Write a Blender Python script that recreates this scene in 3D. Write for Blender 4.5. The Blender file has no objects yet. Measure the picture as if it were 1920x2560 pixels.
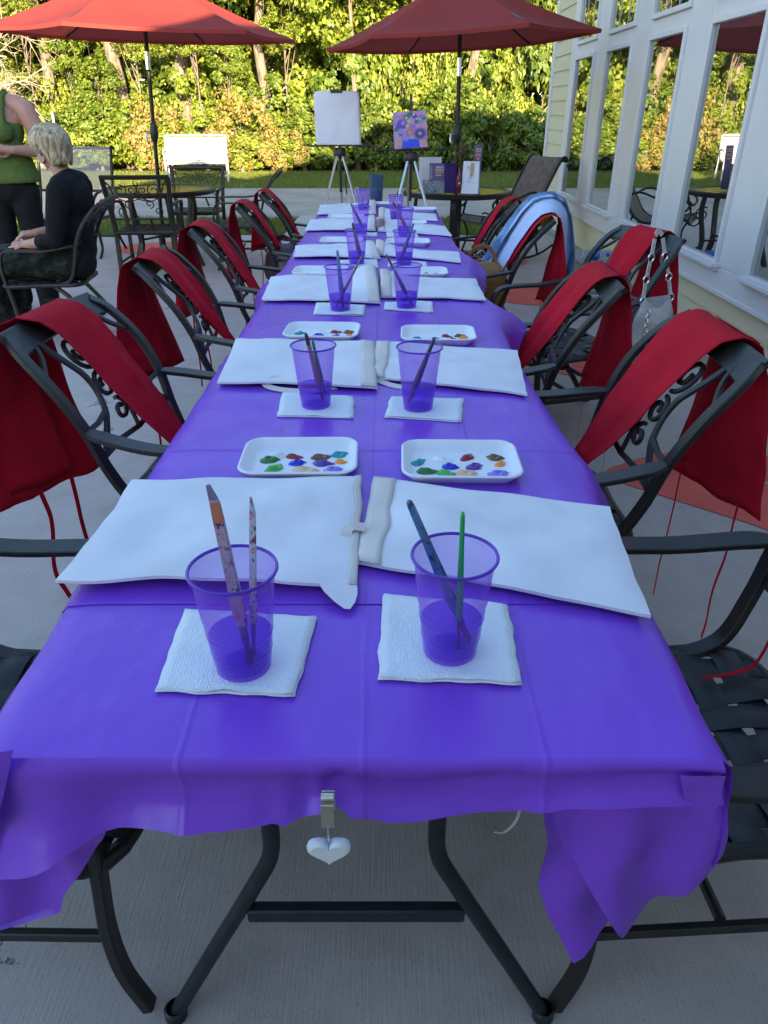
import bpy, math, random
import numpy as np
from mathutils import Vector, Matrix

R = math.radians
PI = math.pi
SC = bpy.context.scene
COL = SC.collection
rnd = random.Random(7)

# ------------------------------------------------------------------ camera geometry
CAM_H = 1.383
PITCH = R(29.1)
CP, SP = math.cos(PITCH), math.sin(PITCH)
FOC = 1800.0          # focal length in pixels of a 1920 x 2560 picture

def onz(px, py, z):
    """survey helper: point of the real plane at height z seen at a picture position"""
    u = (px - 960) / FOC; v = (py - 1280) / FOC
    s = (CAM_H - z) / (SP + v * CP)
    return Vector((u * s, (CP - v * SP) * s, z))

def ony(px, py, y):
    """survey helper: point of the upright plane at distance y"""
    u = (px - 960) / FOC; v = (py - 1280) / FOC
    s = y / (CP - v * SP)
    return Vector((u * s, y, CAM_H - (SP + v * CP) * s))

# ------------------------------------------------------------------ mesh helpers
def spline(pts, n=8, closed=False):
    P = [Vector(p) for p in pts]
    out = []
    m = len(P)
    segs = m if closed else m - 1
    for i in range(segs):
        if closed:
            p0, p1, p2, p3 = P[i - 1], P[i], P[(i + 1) % m], P[(i + 2) % m]
        else:
            p1, p2 = P[i], P[i + 1]
            p0 = P[i - 1] if i > 0 else p1 * 2 - p2
            p3 = P[i + 2] if i + 2 < m else p2 * 2 - p1
        for k in range(n):
            t = k / n
            out.append(0.5 * ((2 * p1) + (p2 - p0) * t + (2 * p0 - 5 * p1 + 4 * p2 - p3) * t * t + (3 * p1 - p0 - 3 * p2 + p3) * t ** 3))
    if not closed:
        out.append(P[-1].copy())
    return out

def lerp(a, b, t):
    return a + (b - a) * t

def interp(xs, ys, x):
    return float(np.interp(x, xs, ys))

class MB:
    def __init__(self):
        self.v = []; self.f = []

    def add(self, verts, faces):
        o = len(self.v)
        self.v += [tuple(p) for p in verts]
        self.f += [tuple(i + o for i in f) for f in faces]

    def box(self, c, s, rot=None):
        hx, hy, hz = s[0] / 2, s[1] / 2, s[2] / 2
        vs = [Vector((x, y, z)) for x in (-hx, hx) for y in (-hy, hy) for z in (-hz, hz)]
        if rot is not None:
            M = Matrix.Rotation(rot, 3, 'Z') if isinstance(rot, (int, float)) else rot
            vs = [M @ p for p in vs]
        vs = [p + Vector(c) for p in vs]
        self.add(vs, [(0, 1, 3, 2), (4, 6, 7, 5), (0, 4, 5, 1), (2, 3, 7, 6), (0, 2, 6, 4), (1, 5, 7, 3)])
        return self

    def sweep(self, path, w, h=None, n=8, up=None, closed=False, cap=True, sy=1.0):
        """tube of radius w (number or list) or bar w wide (along side) and h thick"""
        P = [Vector(p) for p in path]
        m = len(P)
        T = []
        for i in range(m):
            if closed:
                d = P[(i + 1) % m] - P[i - 1]
            else:
                d = P[min(i + 1, m - 1)] - P[max(i - 1, 0)]
            if d.length < 1e-9: d = Vector((0, 0, 1))
            T.append(d.normalized())
        if up is None:
            a = Vector((0, 0, 1)) if abs(T[0].z) < .9 else Vector((1, 0, 0))
            s = T[0].cross(a).normalized()
            S = [s]
            for i in range(1, m):
                ax = T[i - 1].cross(T[i])
                if ax.length > 1e-8:
                    s = Matrix.Rotation(T[i - 1].angle(T[i]), 3, ax.normalized()) @ s
                s = (s - T[i] * s.dot(T[i])).normalized()
                S.append(s)
        else:
            S = []
            for i in range(m):
                u = Vector(up[i]) if isinstance(up, list) else Vector(up)
                s = T[i].cross(u)
                if s.length < 1e-5: s = T[i].cross(Vector((1, .01, 0)))
                S.append(s.normalized())
        vs = []
        for i in range(m):
            N = S[i].cross(T[i])
            wi = w[i] if isinstance(w, (list, tuple)) else w
            if h is None:
                prof = [(math.cos(2 * PI * k / n) * wi, math.sin(2 * PI * k / n) * wi * sy) for k in range(n)]
            else:
                hi = h[i] if isinstance(h, (list, tuple)) else h
                a, b = wi / 2, hi / 2
                c = min(a, b) * .32
                prof = [(a, -b + c), (a, b - c), (a - c, b), (-a + c, b), (-a, b - c), (-a, -b + c), (-a + c, -b), (a - c, -b)]
            for (x, y) in prof:
                vs.append(P[i] + S[i] * x + N * y)
        k = n if h is None else 8
        fs = []
        rings = m if closed else m - 1
        for i in range(rings):
            j = (i + 1) % m
            for q in range(k):
                r = (q + 1) % k
                fs.append((i * k + q, i * k + r, j * k + r, j * k + q))
        if not closed and cap:
            fs.append(tuple(range(k - 1, -1, -1)))
            fs.append(tuple((m - 1) * k + q for q in range(k)))
        self.add(vs, fs)
        return self

    def lathe(self, prof, n=24, c=(0, 0, 0), cap0=False, cap1=False, M=None):
        vs = []
        for (r, z) in prof:
            for k in range(n):
                a = 2 * PI * k / n
                p = Vector((r * math.cos(a), r * math.sin(a), z))
                if M is not None: p = M @ p
                vs.append(p + Vector(c))
        fs = []
        for i in range(len(prof) - 1):
            for k in range(n):
                q = (k + 1) % n
                fs.append((i * n + k, i * n + q, (i + 1) * n + q, (i + 1) * n + k))
        if cap0: fs.append(tuple(range(n - 1, -1, -1)))
        if cap1: fs.append(tuple((len(prof) - 1) * n + k for k in range(n)))
        self.add(vs, fs)
        return self

    def ball(self, c, r, n=16, M=None):
        if isinstance(r, (int, float)): r = (r, r, r)
        prof = []
        m = max(6, n // 2)
        vs = []; fs = []
        for i in range(m + 1):
            th = PI * i / m
            for k in range(n):
                a = 2 * PI * k / n
                p = Vector((r[0] * math.sin(th) * math.cos(a), r[1] * math.sin(th) * math.sin(a), -r[2] * math.cos(th)))
                if M is not None: p = M @ p
                vs.append(p + Vector(c))
        for i in range(m):
            for k in range(n):
                q = (k + 1) % n
                fs.append((i * n + k, i * n + q, (i + 1) * n + q, (i + 1) * n + k))
        self.add(vs, fs)
        return self

    def sheet(self, P, closed=False):
        m = len(P); n = len(P[0])
        vs = [p for row in P for p in row]
        fs = []
        for i in range(m - 1):
            for j in range(n if closed else n - 1):
                q = (j + 1) % n
                fs.append((i * n + j, i * n + q, (i + 1) * n + q, (i + 1) * n + j))
        self.add(vs, fs)
        return self

    def chain(self, pts, rad, n=12, sy=1.0):
        """capsule chain for a limb (to be fused by a voxel remesh)"""
        self.sweep(pts, list(rad), n=n, sy=sy)
        for p, r in zip(pts, rad):
            self.ball(p, r, 12)
        return self

    def build(self, name, mat, parent=None, smooth=True, ang=40, bevel=0, solid=0, sub=0, mat_world=None, flip=False):
        me = bpy.data.meshes.new(name)
        me.from_pydata(self.v, [], self.f)
        me.validate()
        if smooth:
            me.polygons.foreach_set('use_smooth', [True] * len(me.polygons))
            if ang < 179: me.set_sharp_from_angle(angle=R(ang))
        if mat is not None: me.materials.append(mat)
        o = bpy.data.objects.new(name, me)
        COL.objects.link(o)
        if parent is not None: o.parent = parent
        if mat_world is not None: o.matrix_world = mat_world
        if solid:
            m = o.modifiers.new('thickness', 'SOLIDIFY'); m.thickness = solid; m.offset = 0
        if bevel:
            m = o.modifiers.new('edge', 'BEVEL'); m.width = bevel; m.segments = 2; m.limit_method = 'ANGLE'
        if sub:
            m = o.modifiers.new('smooth', 'SUBSURF'); m.levels = sub; m.render_levels = sub
        return o

    def fuse(self, name, mat, voxel, parent=None, smooth_it=6):
        """voxel-fuse everything into one continuous skin"""
        o = self.build('tmp_' + name, None)
        r = o.modifiers.new('r', 'REMESH'); r.mode = 'VOXEL'; r.voxel_size = voxel; r.use_smooth_shade = True
        s = o.modifiers.new('s', 'SMOOTH'); s.iterations = smooth_it; s.factor = .5
        dg = bpy.context.evaluated_depsgraph_get()
        me = bpy.data.meshes.new_from_object(o.evaluated_get(dg))
        me.name = name
        me.materials.clear(); me.materials.append(mat)
        me.polygons.foreach_set('use_smooth', [True] * len(me.polygons))
        old = o.data
        bpy.data.objects.remove(o); bpy.data.meshes.remove(old)
        n = bpy.data.objects.new(name, me)
        COL.objects.link(n)
        if parent is not None: n.parent = parent
        return n

def tag(o, label=None, cat=None, group=None, kind=None):
    if label: o['label'] = label
    if cat: o['category'] = cat
    if group: o['group'] = group
    if kind: o['kind'] = kind
    return o

def thing(name, loc, label, cat, group=None, rz=0):
    o = bpy.data.objects.new(name, None)
    COL.objects.link(o)
    o.empty_display_size = .1
    o.location = loc; o.rotation_euler = (0, 0, rz)
    return tag(o, label, cat, group)

def copy_tree(o, parent=None):
    c = o.copy(); COL.objects.link(c)
    if parent is not None:
        c.parent = parent
    for ch in list(o.children):
        copy_tree(ch, c)
    return c

# ------------------------------------------------------------------ materials
def new_mat(name):
    m = bpy.data.materials.new(name); m.use_nodes = True
    nt = m.node_tree
    return m, nt, nt.nodes['Principled BSDF'], nt.nodes['Material Output']

def lk(nt, a, b): nt.links.new(a, b)

def noise(nt, scale, detail=4, vec=None, rough=.55):
    n = nt.nodes.new('ShaderNodeTexNoise')
    n.inputs['Scale'].default_value = scale; n.inputs['Detail'].default_value = detail; n.inputs['Roughness'].default_value = rough
    if vec is not None: lk(nt, vec, n.inputs['Vector'])
    return n

def coord(nt, kind='Object', scale=None):
    t = nt.nodes.new('ShaderNodeTexCoord')
    if scale is None: return t.outputs[kind]
    mp = nt.nodes.new('ShaderNodeMapping'); mp.inputs['Scale'].default_value = scale
    lk(nt, t.outputs[kind], mp.inputs['Vector'])
    return mp.outputs['Vector']

def ramp(nt, fac, stops):
    r = nt.nodes.new('ShaderNodeValToRGB')
    els = r.color_ramp.elements
    while len(els) < len(stops): els.new(.5)
    for e, (p, c) in zip(els, stops):
        e.position = p; e.color = (c[0], c[1], c[2], 1)
    lk(nt, fac, r.inputs['Fac'])
    return r.outputs['Color']

def math_(nt, op, a, b=None, c=None):
    n = nt.nodes.new('ShaderNodeMath'); n.operation = op
    for i, x in enumerate((a, b, c)):
        if x is None: continue
        if isinstance(x, (int, float)): n.inputs[i].default_value = x
        else: lk(nt, x, n.inputs[i])
    return n.outputs[0]

def mixc(nt, fac, a, b):
    n = nt.nodes.new('ShaderNodeMix'); n.data_type = 'RGBA'
    for s, x in ((n.inputs['Factor'], fac), (n.inputs[6], a), (n.inputs[7], b)):
        if isinstance(x, (int, float)): s.default_value = x
        elif isinstance(x, (tuple, list)): s.default_value = (x[0], x[1], x[2], 1)
        else: lk(nt, x, s)
    return n.outputs[2]

def bump(nt, bs, h, strength, dist=.01, prev=None):
    b = nt.nodes.new('ShaderNodeBump'); b.inputs['Strength'].default_value = strength; b.inputs['Distance'].default_value = dist
    lk(nt, h, b.inputs['Height'])
    if prev is not None: lk(nt, prev, b.inputs['Normal'])
    lk(nt, b.outputs['Normal'], bs.inputs['Normal'])
    return b.outputs['Normal']

def pm(name, col, rough=.5, metal=0, var=.12, vscale=9, bmp=.15, bscale=90, col2=None, spec=.5, bdist=.002, trl=0, stretch=None, coat=0, soft=0, sscale=12):
    m, nt, bs, out = new_mat(name)
    v = coord(nt, 'Object', stretch)
    n = noise(nt, vscale, 5, v)
    a = tuple(max(0, c * (1 - var)) for c in col); b = tuple(min(1, c * (1 + var)) for c in (col2 or col))
    c = ramp(nt, n.outputs['Fac'], [(.3, a), (.7, b)])
    lk(nt, c, bs.inputs['Base Color'])
    bs.inputs['Roughness'].default_value = rough; bs.inputs['Metallic'].default_value = metal
    bs.inputs['Specular IOR Level'].default_value = spec
    if coat: bs.inputs['Coat Weight'].default_value = coat
    if bmp:
        n2 = noise(nt, bscale, 3, v)
        pb = bump(nt, bs, n2.outputs['Fac'], bmp, bdist)
        if soft:
            n3 = noise(nt, sscale, 4, v, .55); 
            bump(nt, bs, n3.outputs['Fac'], soft, .03, pb)
    if trl:
        t = nt.nodes.new('ShaderNodeBsdfTranslucent'); lk(nt, c, t.inputs['Color'])
        mx = nt.nodes.new('ShaderNodeMixShader'); mx.inputs[0].default_value = trl
        lk(nt, bs.outputs[0], mx.inputs[1]); lk(nt, t.outputs[0], mx.inputs[2]); lk(nt, mx.outputs[0], out.inputs['Surface'])
    return m

M = {}
M['chair'] = pm('powder_coated_metal', (.017, .0145, .0135), .46, .1, .3, 30, .3, 260, spec=.5, bdist=.0006)
M['strap'] = pm('vinyl_strap', (.020, .020, .024), .55, 0, .25, 20, .3, 400, bdist=.0005)
M['bronze'] = pm('bronze_metal', (.022, .017, .014), .4, .4, .3, 20, .2, 200, bdist=.0006)
M['tablesteel'] = pm('grey_hammered_steel', (.020, .022, .028), .45, .3, .25, 40, .3, 300, bdist=.0006)
M['tabletop'] = pm('table_plastic', (.45, .44, .42), .6, 0, .05, 8, .3, 200)
M['apron'] = pm('red_twill', (.48, .007, .022), .85, 0, .18, 6, .35, 700, spec=.15, bdist=.0006, soft=.5, sscale=8)
M['tie'] = pm('red_tape', (.55, .007, .02), .85, 0, .1, 6, .2, 400, spec=.15)
M['canvas_bag'] = pm('bleached_canvas', (.77, .735, .77), .9, 0, .05, 5, .4, 900, spec=.15, bdist=.0007, soft=.30, sscale=5)
M['hem'] = pm('unbleached_canvas', (.70, .61, .56), .9, 0, .08, 9, .45, 900, spec=.15, bdist=.0007)
M['foam'] = pm('white_foam', (.80, .78, .82), .55, 0, .02, 30, .1, 500, spec=.4)
M['white_paint'] = pm('white_painted_trim', (.72, .67, .66), .45, 0, .04, 3, .1, 30)
M['siding'] = pm('cream_siding', (.64, .56, .38), .6, 0, .05, 4, .25, 60, stretch=(1, .12, 1))
M['plinth'] = pm('plinth_concrete', (.30, .29, .26), .85, 0, .2, 6, .4, 60)
M['roof'] = pm('roof_shingle', (.09, .08, .07), .9, 0, .3, 6, .4, 30)
M['alu'] = pm('brushed_aluminium', (.62, .63, .65), .32, .85, .06, 20, .1, 200)
M['blackplastic'] = pm('black_plastic', (.015, .015, .016), .45, 0, .2, 30, .1, 200)
M['paper'] = pm('drawing_paper', (.74, .72, .80), .85, 0, .03, 4, .3, 14, spec=.1, bdist=.01)
M['skin'] = pm('skin', (.44, .225, .165), .5, 0, .08, 20, .12, 300, spec=.4, bdist=.0006)
M['blackcloth'] = pm('black_knit', (.008, .008, .010), .9, 0, .3, 15, .35, 300, spec=.2, soft=.9, sscale=8)
M['greencloth'] = pm('green_jersey', (.085, .125, .035), .9, 0, .12, 12, .35, 200, spec=.15, soft=.8, sscale=9)
M['brownhair'] = pm('dark_brown_hair', (.03, .015, .010), .5, 0, .4, 60, .6, 120, stretch=(6, 6, .6), bdist=.004)
M['water'] = pm('dummy', (.1, .1, .4))
M['tan_leather'] = pm('tan_leather', (.30, .125, .030), .5, 0, .25, 9, .4, 120, bdist=.003)
M['plum_leather'] = pm('plum_leather', (.040, .016, .026), .4, 0, .3, 9, .4, 100, bdist=.003)
M['silver_leather'] = pm('pearl_leather', (.48, .43, .40), .38, .25, .2, 18, .4, 90, bdist=.003)
M['chrome'] = pm('chrome', (.75, .74, .72), .15, 1, .03, 9, 0)
M['denim'] = pm('washed_denim', (.085, .15, .30), .9, 0, .45, 14, .5, 500, col2=(.16, .25, .40), spec=.1)
M['lining'] = pm('pale_cotton', (.50, .58, .80), .9, 0, .06, 9, .3, 200, spec=.1)
M['heart'] = pm('white_stone', (.74, .74, .74), .45, 0, .03, 30, .1, 90)
M['steel'] = pm('nickel_steel', (.55, .47, .36), .28, .9, .08, 30, .08, 200)
M['benchwhite'] = pm('white_bench_paint', (.52, .48, .46), .6, 0, .03, 9, .1, 90)
M['ribbon'] = pm('white_ribbon', (.7, .7, .7), .5)
# ---- special materials
def mat_cloth():
    m, nt, bs, out = new_mat('purple_plastic_sheet')
    v = coord(nt, 'Object')
    sep = nt.nodes.new('ShaderNodeSeparateXYZ'); lk(nt, v, sep.inputs[0])
    n = noise(nt, 2.2, 4, v)
    c = ramp(nt, n.outputs['Fac'], [(.3, (.225, .058, .62)), (.7, (.265, .070, .70))])
    lk(nt, c, bs.inputs['Base Color'])
    bs.inputs['Roughness'].default_value = .33
    bs.inputs['Specular IOR Level'].default_value = .45
    # fold creases left from the packet: ridges along and across the table
    tot = None
    warp = math_(nt, 'MULTIPLY', math_(nt, 'SUBTRACT', noise(nt, 3, 2, v).outputs['Fac'], .5), .012)
    for axis, lines in (('X', (-.235, -.025, .185)), ('Y', (1.42, 2.32, 3.2, 4.1, 5.0))):
        for x0 in lines:
            d = math_(nt, 'ABSOLUTE', math_(nt, 'SUBTRACT', math_(nt, 'ADD', sep.outputs[axis], warp), x0))
            r = math_(nt, 'MAXIMUM', math_(nt, 'SUBTRACT', 1.0, math_(nt, 'DIVIDE', d, .006)), 0.0)
            tot = r if tot is None else math_(nt, 'ADD', tot, r)
    b1 = bump(nt, bs, tot, .34, .003)
    st = coord(nt, 'Object', (1.0, .45, 1.0))
    n2 = noise(nt, 7, 3, st, .5)
    b2 = bump(nt, bs, n2.outputs['Fac'], .65, .016, b1)
    # crumple: thin ridges where the film was packed
    vo = nt.nodes.new('ShaderNodeTexVoronoi'); vo.feature = 'DISTANCE_TO_EDGE'; vo.inputs['Scale'].default_value = 9
    wv = nt.nodes.new('ShaderNodeVectorMath'); wv.operation = 'MULTIPLY_ADD'
    lk(nt, n2.outputs['Color'], wv.inputs[0]); wv.inputs[1].default_value = (.22, .22, .22); lk(nt, v, wv.inputs[2]); lk(nt, wv.outputs[0], vo.inputs['Vector'])
    patch = ramp(nt, noise(nt, 2.1, 2, v, .5).outputs['Fac'], [(.48, (0, 0, 0)), (.66, (1, 1, 1))])
    rid = math_(nt, 'MULTIPLY', math_(nt, 'MAXIMUM', math_(nt, 'SUBTRACT', 1.0, math_(nt, 'DIVIDE', vo.outputs['Distance'], .05)), 0.0), patch)
    b3 = bump(nt, bs, rid, .0, .004, b2)
    n3 = noise(nt, 38, 4, v, .6)
    bump(nt, bs, n3.outputs['Fac'], .16, .004, b3)
    lk(nt, ramp(nt, noise(nt, 5, 4, v, .6).outputs['Fac'], [(.3, (.24, .24, .24)), (.7, (.46, .46, .46))]), bs.inputs['Roughness'])
    t = nt.nodes.new('ShaderNodeBsdfTranslucent'); lk(nt, c, t.inputs['Color'])
    mx = nt.nodes.new('ShaderNodeMixShader'); mx.inputs[0].default_value = .10
    lk(nt, bs.outputs[0], mx.inputs[1]); lk(nt, t.outputs[0], mx.inputs[2]); lk(nt, mx.outputs[0], out.inputs['Surface'])
    return m
M['cloth'] = mat_cloth()

def mat_clear(name, tint, fac=.72, rough=.12, diff=(.2, .1, .6)):
    """thin tinted plastic: transparent film with a glossy and a faintly milky coat"""
    m, nt, bs, out = new_mat(name)
    bs.inputs['Base Color'].default_value = (*diff, 1); bs.inputs['Roughness'].default_value = rough
    bs.inputs['Specular IOR Level'].default_value = .6
    tr = nt.nodes.new('ShaderNodeBsdfTransparent'); tr.inputs[0].default_value = (*tint, 1)
    mx = nt.nodes.new('ShaderNodeMixShader')
    lw = nt.nodes.new('ShaderNodeLayerWeight'); lw.inputs['Blend'].default_value = .35
    f = math_(nt, 'MULTIPLY_ADD', lw.outputs['Facing'], -.45, fac + .08)
    lk(nt, f, mx.inputs[0])
    lk(nt, bs.outputs[0], mx.inputs[1]); lk(nt, tr.outputs[0], mx.inputs[2]); lk(nt, mx.outputs[0], out.inputs['Surface'])
    return m
M['cup'] = mat_clear('purple_clear_plastic', (.82, .69, .985), .78, .14, (.42, .20, .85))
M['cuprim'] = mat_clear('purple_rim_plastic', (.35, .18, .85), .35, .2, (.16, .05, .55))
M['waterm'] = mat_clear('paint_water', (.62, .48, .96), .86, .03, (.20, .07, .65))
M['tumbler'] = mat_clear('smoky_glass', (.62, .72, .85), .62, .1, (.10, .16, .24))
M['clearp'] = mat_clear('clear_plastic', (.94, .94, .98), .8, .08, (.5, .55, .65))
M['sling'] = mat_clear('grey_mesh_sling', (.95, .95, .95), .42, .8, (.36, .35, .38))

def mat_concrete():
    m, nt, bs, out = new_mat('broomed_concrete')
    v = coord(nt, 'Object')
    sep = nt.nodes.new('ShaderNodeSeparateXYZ'); lk(nt, v, sep.inputs[0])
    n1 = noise(nt, .55, 6, v, .6)
    n2 = noise(nt, 7, 6, v, .65)
    n3 = noise(nt, 160, 2, v, .7)
    f = math_(nt, 'ADD', math_(nt, 'MULTIPLY', n1.outputs['Fac'], .55), math_(nt, 'MULTIPLY', n2.outputs['Fac'], .45))
    c = ramp(nt, f, [(.32, (.39, .31, .275)), (.5, (.49, .40, .36)), (.68, (.56, .465, .42))])
    # rusty leaf stains
    n4 = noise(nt, 2.6, 3, v, .5)
    st = ramp(nt, n4.outputs['Fac'], [(.64, (0, 0, 0)), (.74, (1, 1, 1))])
    c = mixc(nt, math_(nt, 'MULTIPLY', st, .35), c, (.26, .185, .13))
    sp = ramp(nt, n3.outputs['Fac'], [(.30, (.55, .55, .55)), (.42, (1, 1, 1))])
    mul = nt.nodes.new('ShaderNodeMix'); mul.data_type = 'RGBA'; mul.blend_type = 'MULTIPLY'; mul.inputs['Factor'].default_value = .55
    lk(nt, c, mul.inputs[6]); lk(nt, sp, mul.inputs[7]); c = mul.outputs[2]
    # sawn joints across and along the slab
    tot = None
    for axis, step, off in (('Y', 2.45, 3.77),):
        q = math_(nt, 'FRACT', math_(nt, 'DIVIDE', math_(nt, 'SUBTRACT', sep.outputs[axis], off - 49 * step - step / 2), step))
        d = math_(nt, 'MULTIPLY', math_(nt, 'ABSOLUTE', math_(nt, 'SUBTRACT', q, .5)), step)
        r = math_(nt, 'LESS_THAN', math_(nt, 'ADD', d, math_(nt, 'MULTIPLY', math_(nt, 'SUBTRACT', n2.outputs['Fac'], .5), .01)), .007)
        tot = r if tot is None else math_(nt, 'MAXIMUM', tot, r)
    c = mixc(nt, math_(nt, 'MULTIPLY', tot, .45), c, (.48, .48, .47))
    # a few hairline cracks
    vo = nt.nodes.new('ShaderNodeTexVoronoi'); vo.feature = 'DISTANCE_TO_EDGE'; vo.inputs['Scale'].default_value = .42
    nv = nt.nodes.new('ShaderNodeVectorMath'); nv.operation = 'MULTIPLY_ADD'
    lk(nt, n2.outputs['Color'], nv.inputs[0]); nv.inputs[1].default_value = (.35, .35, .35); lk(nt, v, nv.inputs[2])
    lk(nt, nv.outputs[0], vo.inputs['Vector'])
    cr = math_(nt, 'MULTIPLY', math_(nt, 'LESS_THAN', vo.outputs['Distance'], .0022), math_(nt, 'GREATER_THAN', n1.outputs['Fac'], .5))
    c = mixc(nt, math_(nt, 'MULTIPLY', cr, .75), c, (.06, .055, .05))
    lk(nt, c, bs.inputs['Base Color'])
    bs.inputs['Roughness'].default_value = .85
    br = noise(nt, 170, 3, coord(nt, 'Object', (1.2, .05, 1)), .6)
    b1 = bump(nt, bs, br.outputs['Fac'], .35, .003)
    b2 = bump(nt, bs, n3.outputs['Fac'], .18, .002, b1)
    bump(nt, bs, math_(nt, 'MULTIPLY', tot, -1.0), .5, .006, b2)
    return m
M['concrete'] = mat_concrete()
M['drive'] = pm('driveway_concrete', (.40, .315, .26), .85, 0, .2, 1.2, .4, 70)
M['redpaint'] = pm('red_floor_paint', (.72, .105, .075), .7, 0, .14, 4, .3, 120)

def mat_grass(name, a, b):
    m, nt, bs, out = new_mat(name)
    v = coord(nt, 'Object')
    n1 = noise(nt, .8, 5, v); n2 = noise(nt, 40, 3, v)
    f = math_(nt, 'ADD', math_(nt, 'MULTIPLY', n1.outputs['Fac'], .6), math_(nt, 'MULTIPLY', n2.outputs['Fac'], .4))
    lk(nt, ramp(nt, f, [(.35, a), (.65, b)]), bs.inputs['Base Color'])
    bs.inputs['Roughness'].default_value = .9; bs.inputs['Specular IOR Level'].default_value = .2
    bump(nt, bs, n2.outputs['Fac'], .8, .02)
    return m
M['lawn'] = mat_grass('lawn_soil', (.12, .145, .022), (.19, .20, .04))
M['forest'] = mat_grass('forest_floor', (.03, .032, .012), (.07, .055, .025))

def mat_leaf(name, stops, trl=.35):
    m, nt, bs, out = new_mat(name)
    g = nt.nodes.new('ShaderNodeNewGeometry')
    v = coord(nt, 'Object')
    n = noise(nt, 1.1, 3, v)
    f = math_(nt, 'ADD', math_(nt, 'MULTIPLY', g.outputs['Random Per Island'], .55), math_(nt, 'MULTIPLY', n.outputs['Fac'], .45))
    c = ramp(nt, f, stops)
    lk(nt, c, bs.inputs['Base Color']); bs.inputs['Roughness'].default_value = .48; bs.inputs['Specular IOR Level'].default_value = .45
    t = nt.nodes.new('ShaderNodeBsdfTranslucent'); lk(nt, c, t.inputs['Color'])
    mx = nt.nodes.new('ShaderNodeMixShader'); mx.inputs[0].default_value = trl
    lk(nt, bs.outputs[0], mx.inputs[1]); lk(nt, t.outputs[0], mx.inputs[2]); lk(nt, mx.outputs[0], out.inputs['Surface'])
    return m
M['leaf_a'] = mat_leaf('leaf_yellow_green', [(.25, (.10, .165, .016)), (.5, (.20, .255, .025)), (.75, (.32, .335, .05))])
M['leaf_b'] = mat_leaf('leaf_mid_green', [(.25, (.065, .125, .015)), (.5, (.135, .195, .022)), (.75, (.23, .27, .035))])
M['leaf_c'] = mat_leaf('leaf_deep_green', [(.25, (.055, .10, .012)), (.5, (.11, .165, .018)), (.75, (.18, .225, .028))])
M['leaf_r'] = mat_leaf('leaf_russet', [(.2, (.18, .21, .03)), (.5, (.27, .26, .05)), (.64, (.33, .21, .07)), (.8, (.46, .22, .13))])
M['blade'] = mat_leaf('grass_blade', [(.25, (.10, .15, .02)), (.5, (.16, .19, .03)), (.75, (.24, .24, .05))], .4)

def mat_bark(name, a, b):
    m, nt, bs, out = new_mat(name)
    v = coord(nt, 'Object', (6, 6, 1.3))
    vo = nt.nodes.new('ShaderNodeTexVoronoi'); vo.inputs['Scale'].default_value = 2.2; lk(nt, v, vo.inputs['Vector'])
    n = noise(nt, 3, 5, v)
    f = math_(nt, 'ADD', math_(nt, 'MULTIPLY', vo.outputs['Distance'], .7), math_(nt, 'MULTIPLY', n.outputs['Fac'], .4))
    lk(nt, ramp(nt, f, [(.2, a), (.7, b)]), bs.inputs['Base Color']); bs.inputs['Roughness'].default_value = .9
    bump(nt, bs, f, .9, .04)
    return m
M['bark'] = mat_bark('grey_bark', (.07, .052, .04), (.21, .165, .13))
M['deadwood'] = mat_bark('pale_dead_wood', (.22, .17, .12), (.42, .34, .26))

def mat_glass():
    m, nt, bs, out = new_mat('window_glass')
    bs.inputs['Base Color'].default_value = (.02, .024, .026, 1); bs.inputs['Roughness'].default_value = .05
    g = nt.nodes.new('ShaderNodeBsdfGlossy'); g.inputs['Roughness'].default_value = .003; g.inputs['Color'].default_value = (.88, .92, .90, 1)
    nz = noise(nt, 1.6, 2, coord(nt, 'Object'))
    b = nt.nodes.new('ShaderNodeBump'); b.inputs['Strength'].default_value = .04; b.inputs['Distance'].default_value = .02
    lk(nt, nz.outputs['Fac'], b.inputs['Height']); lk(nt, b.outputs[0], g.inputs['Normal'])
    mx = nt.nodes.new('ShaderNodeMixShader'); mx.inputs[0].default_value = .66
    lk(nt, bs.outputs[0], mx.inputs[1]); lk(nt, g.outputs[0], mx.inputs[2]); lk(nt, mx.outputs[0], out.inputs['Surface'])
    return m
M['glass'] = mat_glass()

def mat_canopy():
    m, nt, bs, out = new_mat('terracotta_canopy')
    v = coord(nt, 'Object')
    n = noise(nt, 2, 4, v)
    c = ramp(nt, n.outputs['Fac'], [(.3, (.31, .045, .038)), (.7, (.36, .055, .046))])
    lk(nt, c, bs.inputs['Base Color']); bs.inputs['Roughness'].default_value = .85; bs.inputs['Specular IOR Level'].default_value = .2
    bump(nt, bs, noise(nt, 500, 2, v).outputs['Fac'], .2, .001)
    t = nt.nodes.new('ShaderNodeBsdfTranslucent'); lk(nt, c, t.inputs['Color'])
    mx = nt.nodes.new('ShaderNodeMixShader'); mx.inputs[0].default_value = .3
    lk(nt, bs.outputs[0], mx.inputs[1]); lk(nt, t.outputs[0], mx.inputs[2]); lk(nt, mx.outputs[0], out.inputs['Surface'])
    return m
M['canopy'] = mat_canopy()

def mat_napkin():
    m, nt, bs, out = new_mat('embossed_paper_napkin')
    bs.inputs['Base Color'].default_value = (.80, .81, .82, 1); bs.inputs['Roughness'].default_value = .9; bs.inputs['Specular IOR Level'].default_value = .1
    v = coord(nt, 'Object')
    vo = nt.nodes.new('ShaderNodeTexVoronoi'); vo.inputs['Scale'].default_value = 230; vo.inputs['Randomness'].default_value = .55; lk(nt, v, vo.inputs['Vector'])
    b1 = bump(nt, bs, vo.outputs['Distance'], .4, .0028)
    bump(nt, bs, noise(nt, 16, 3, v).outputs['Fac'], .4, .008, b1)
    return m
M['napkin'] = mat_napkin()

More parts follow.
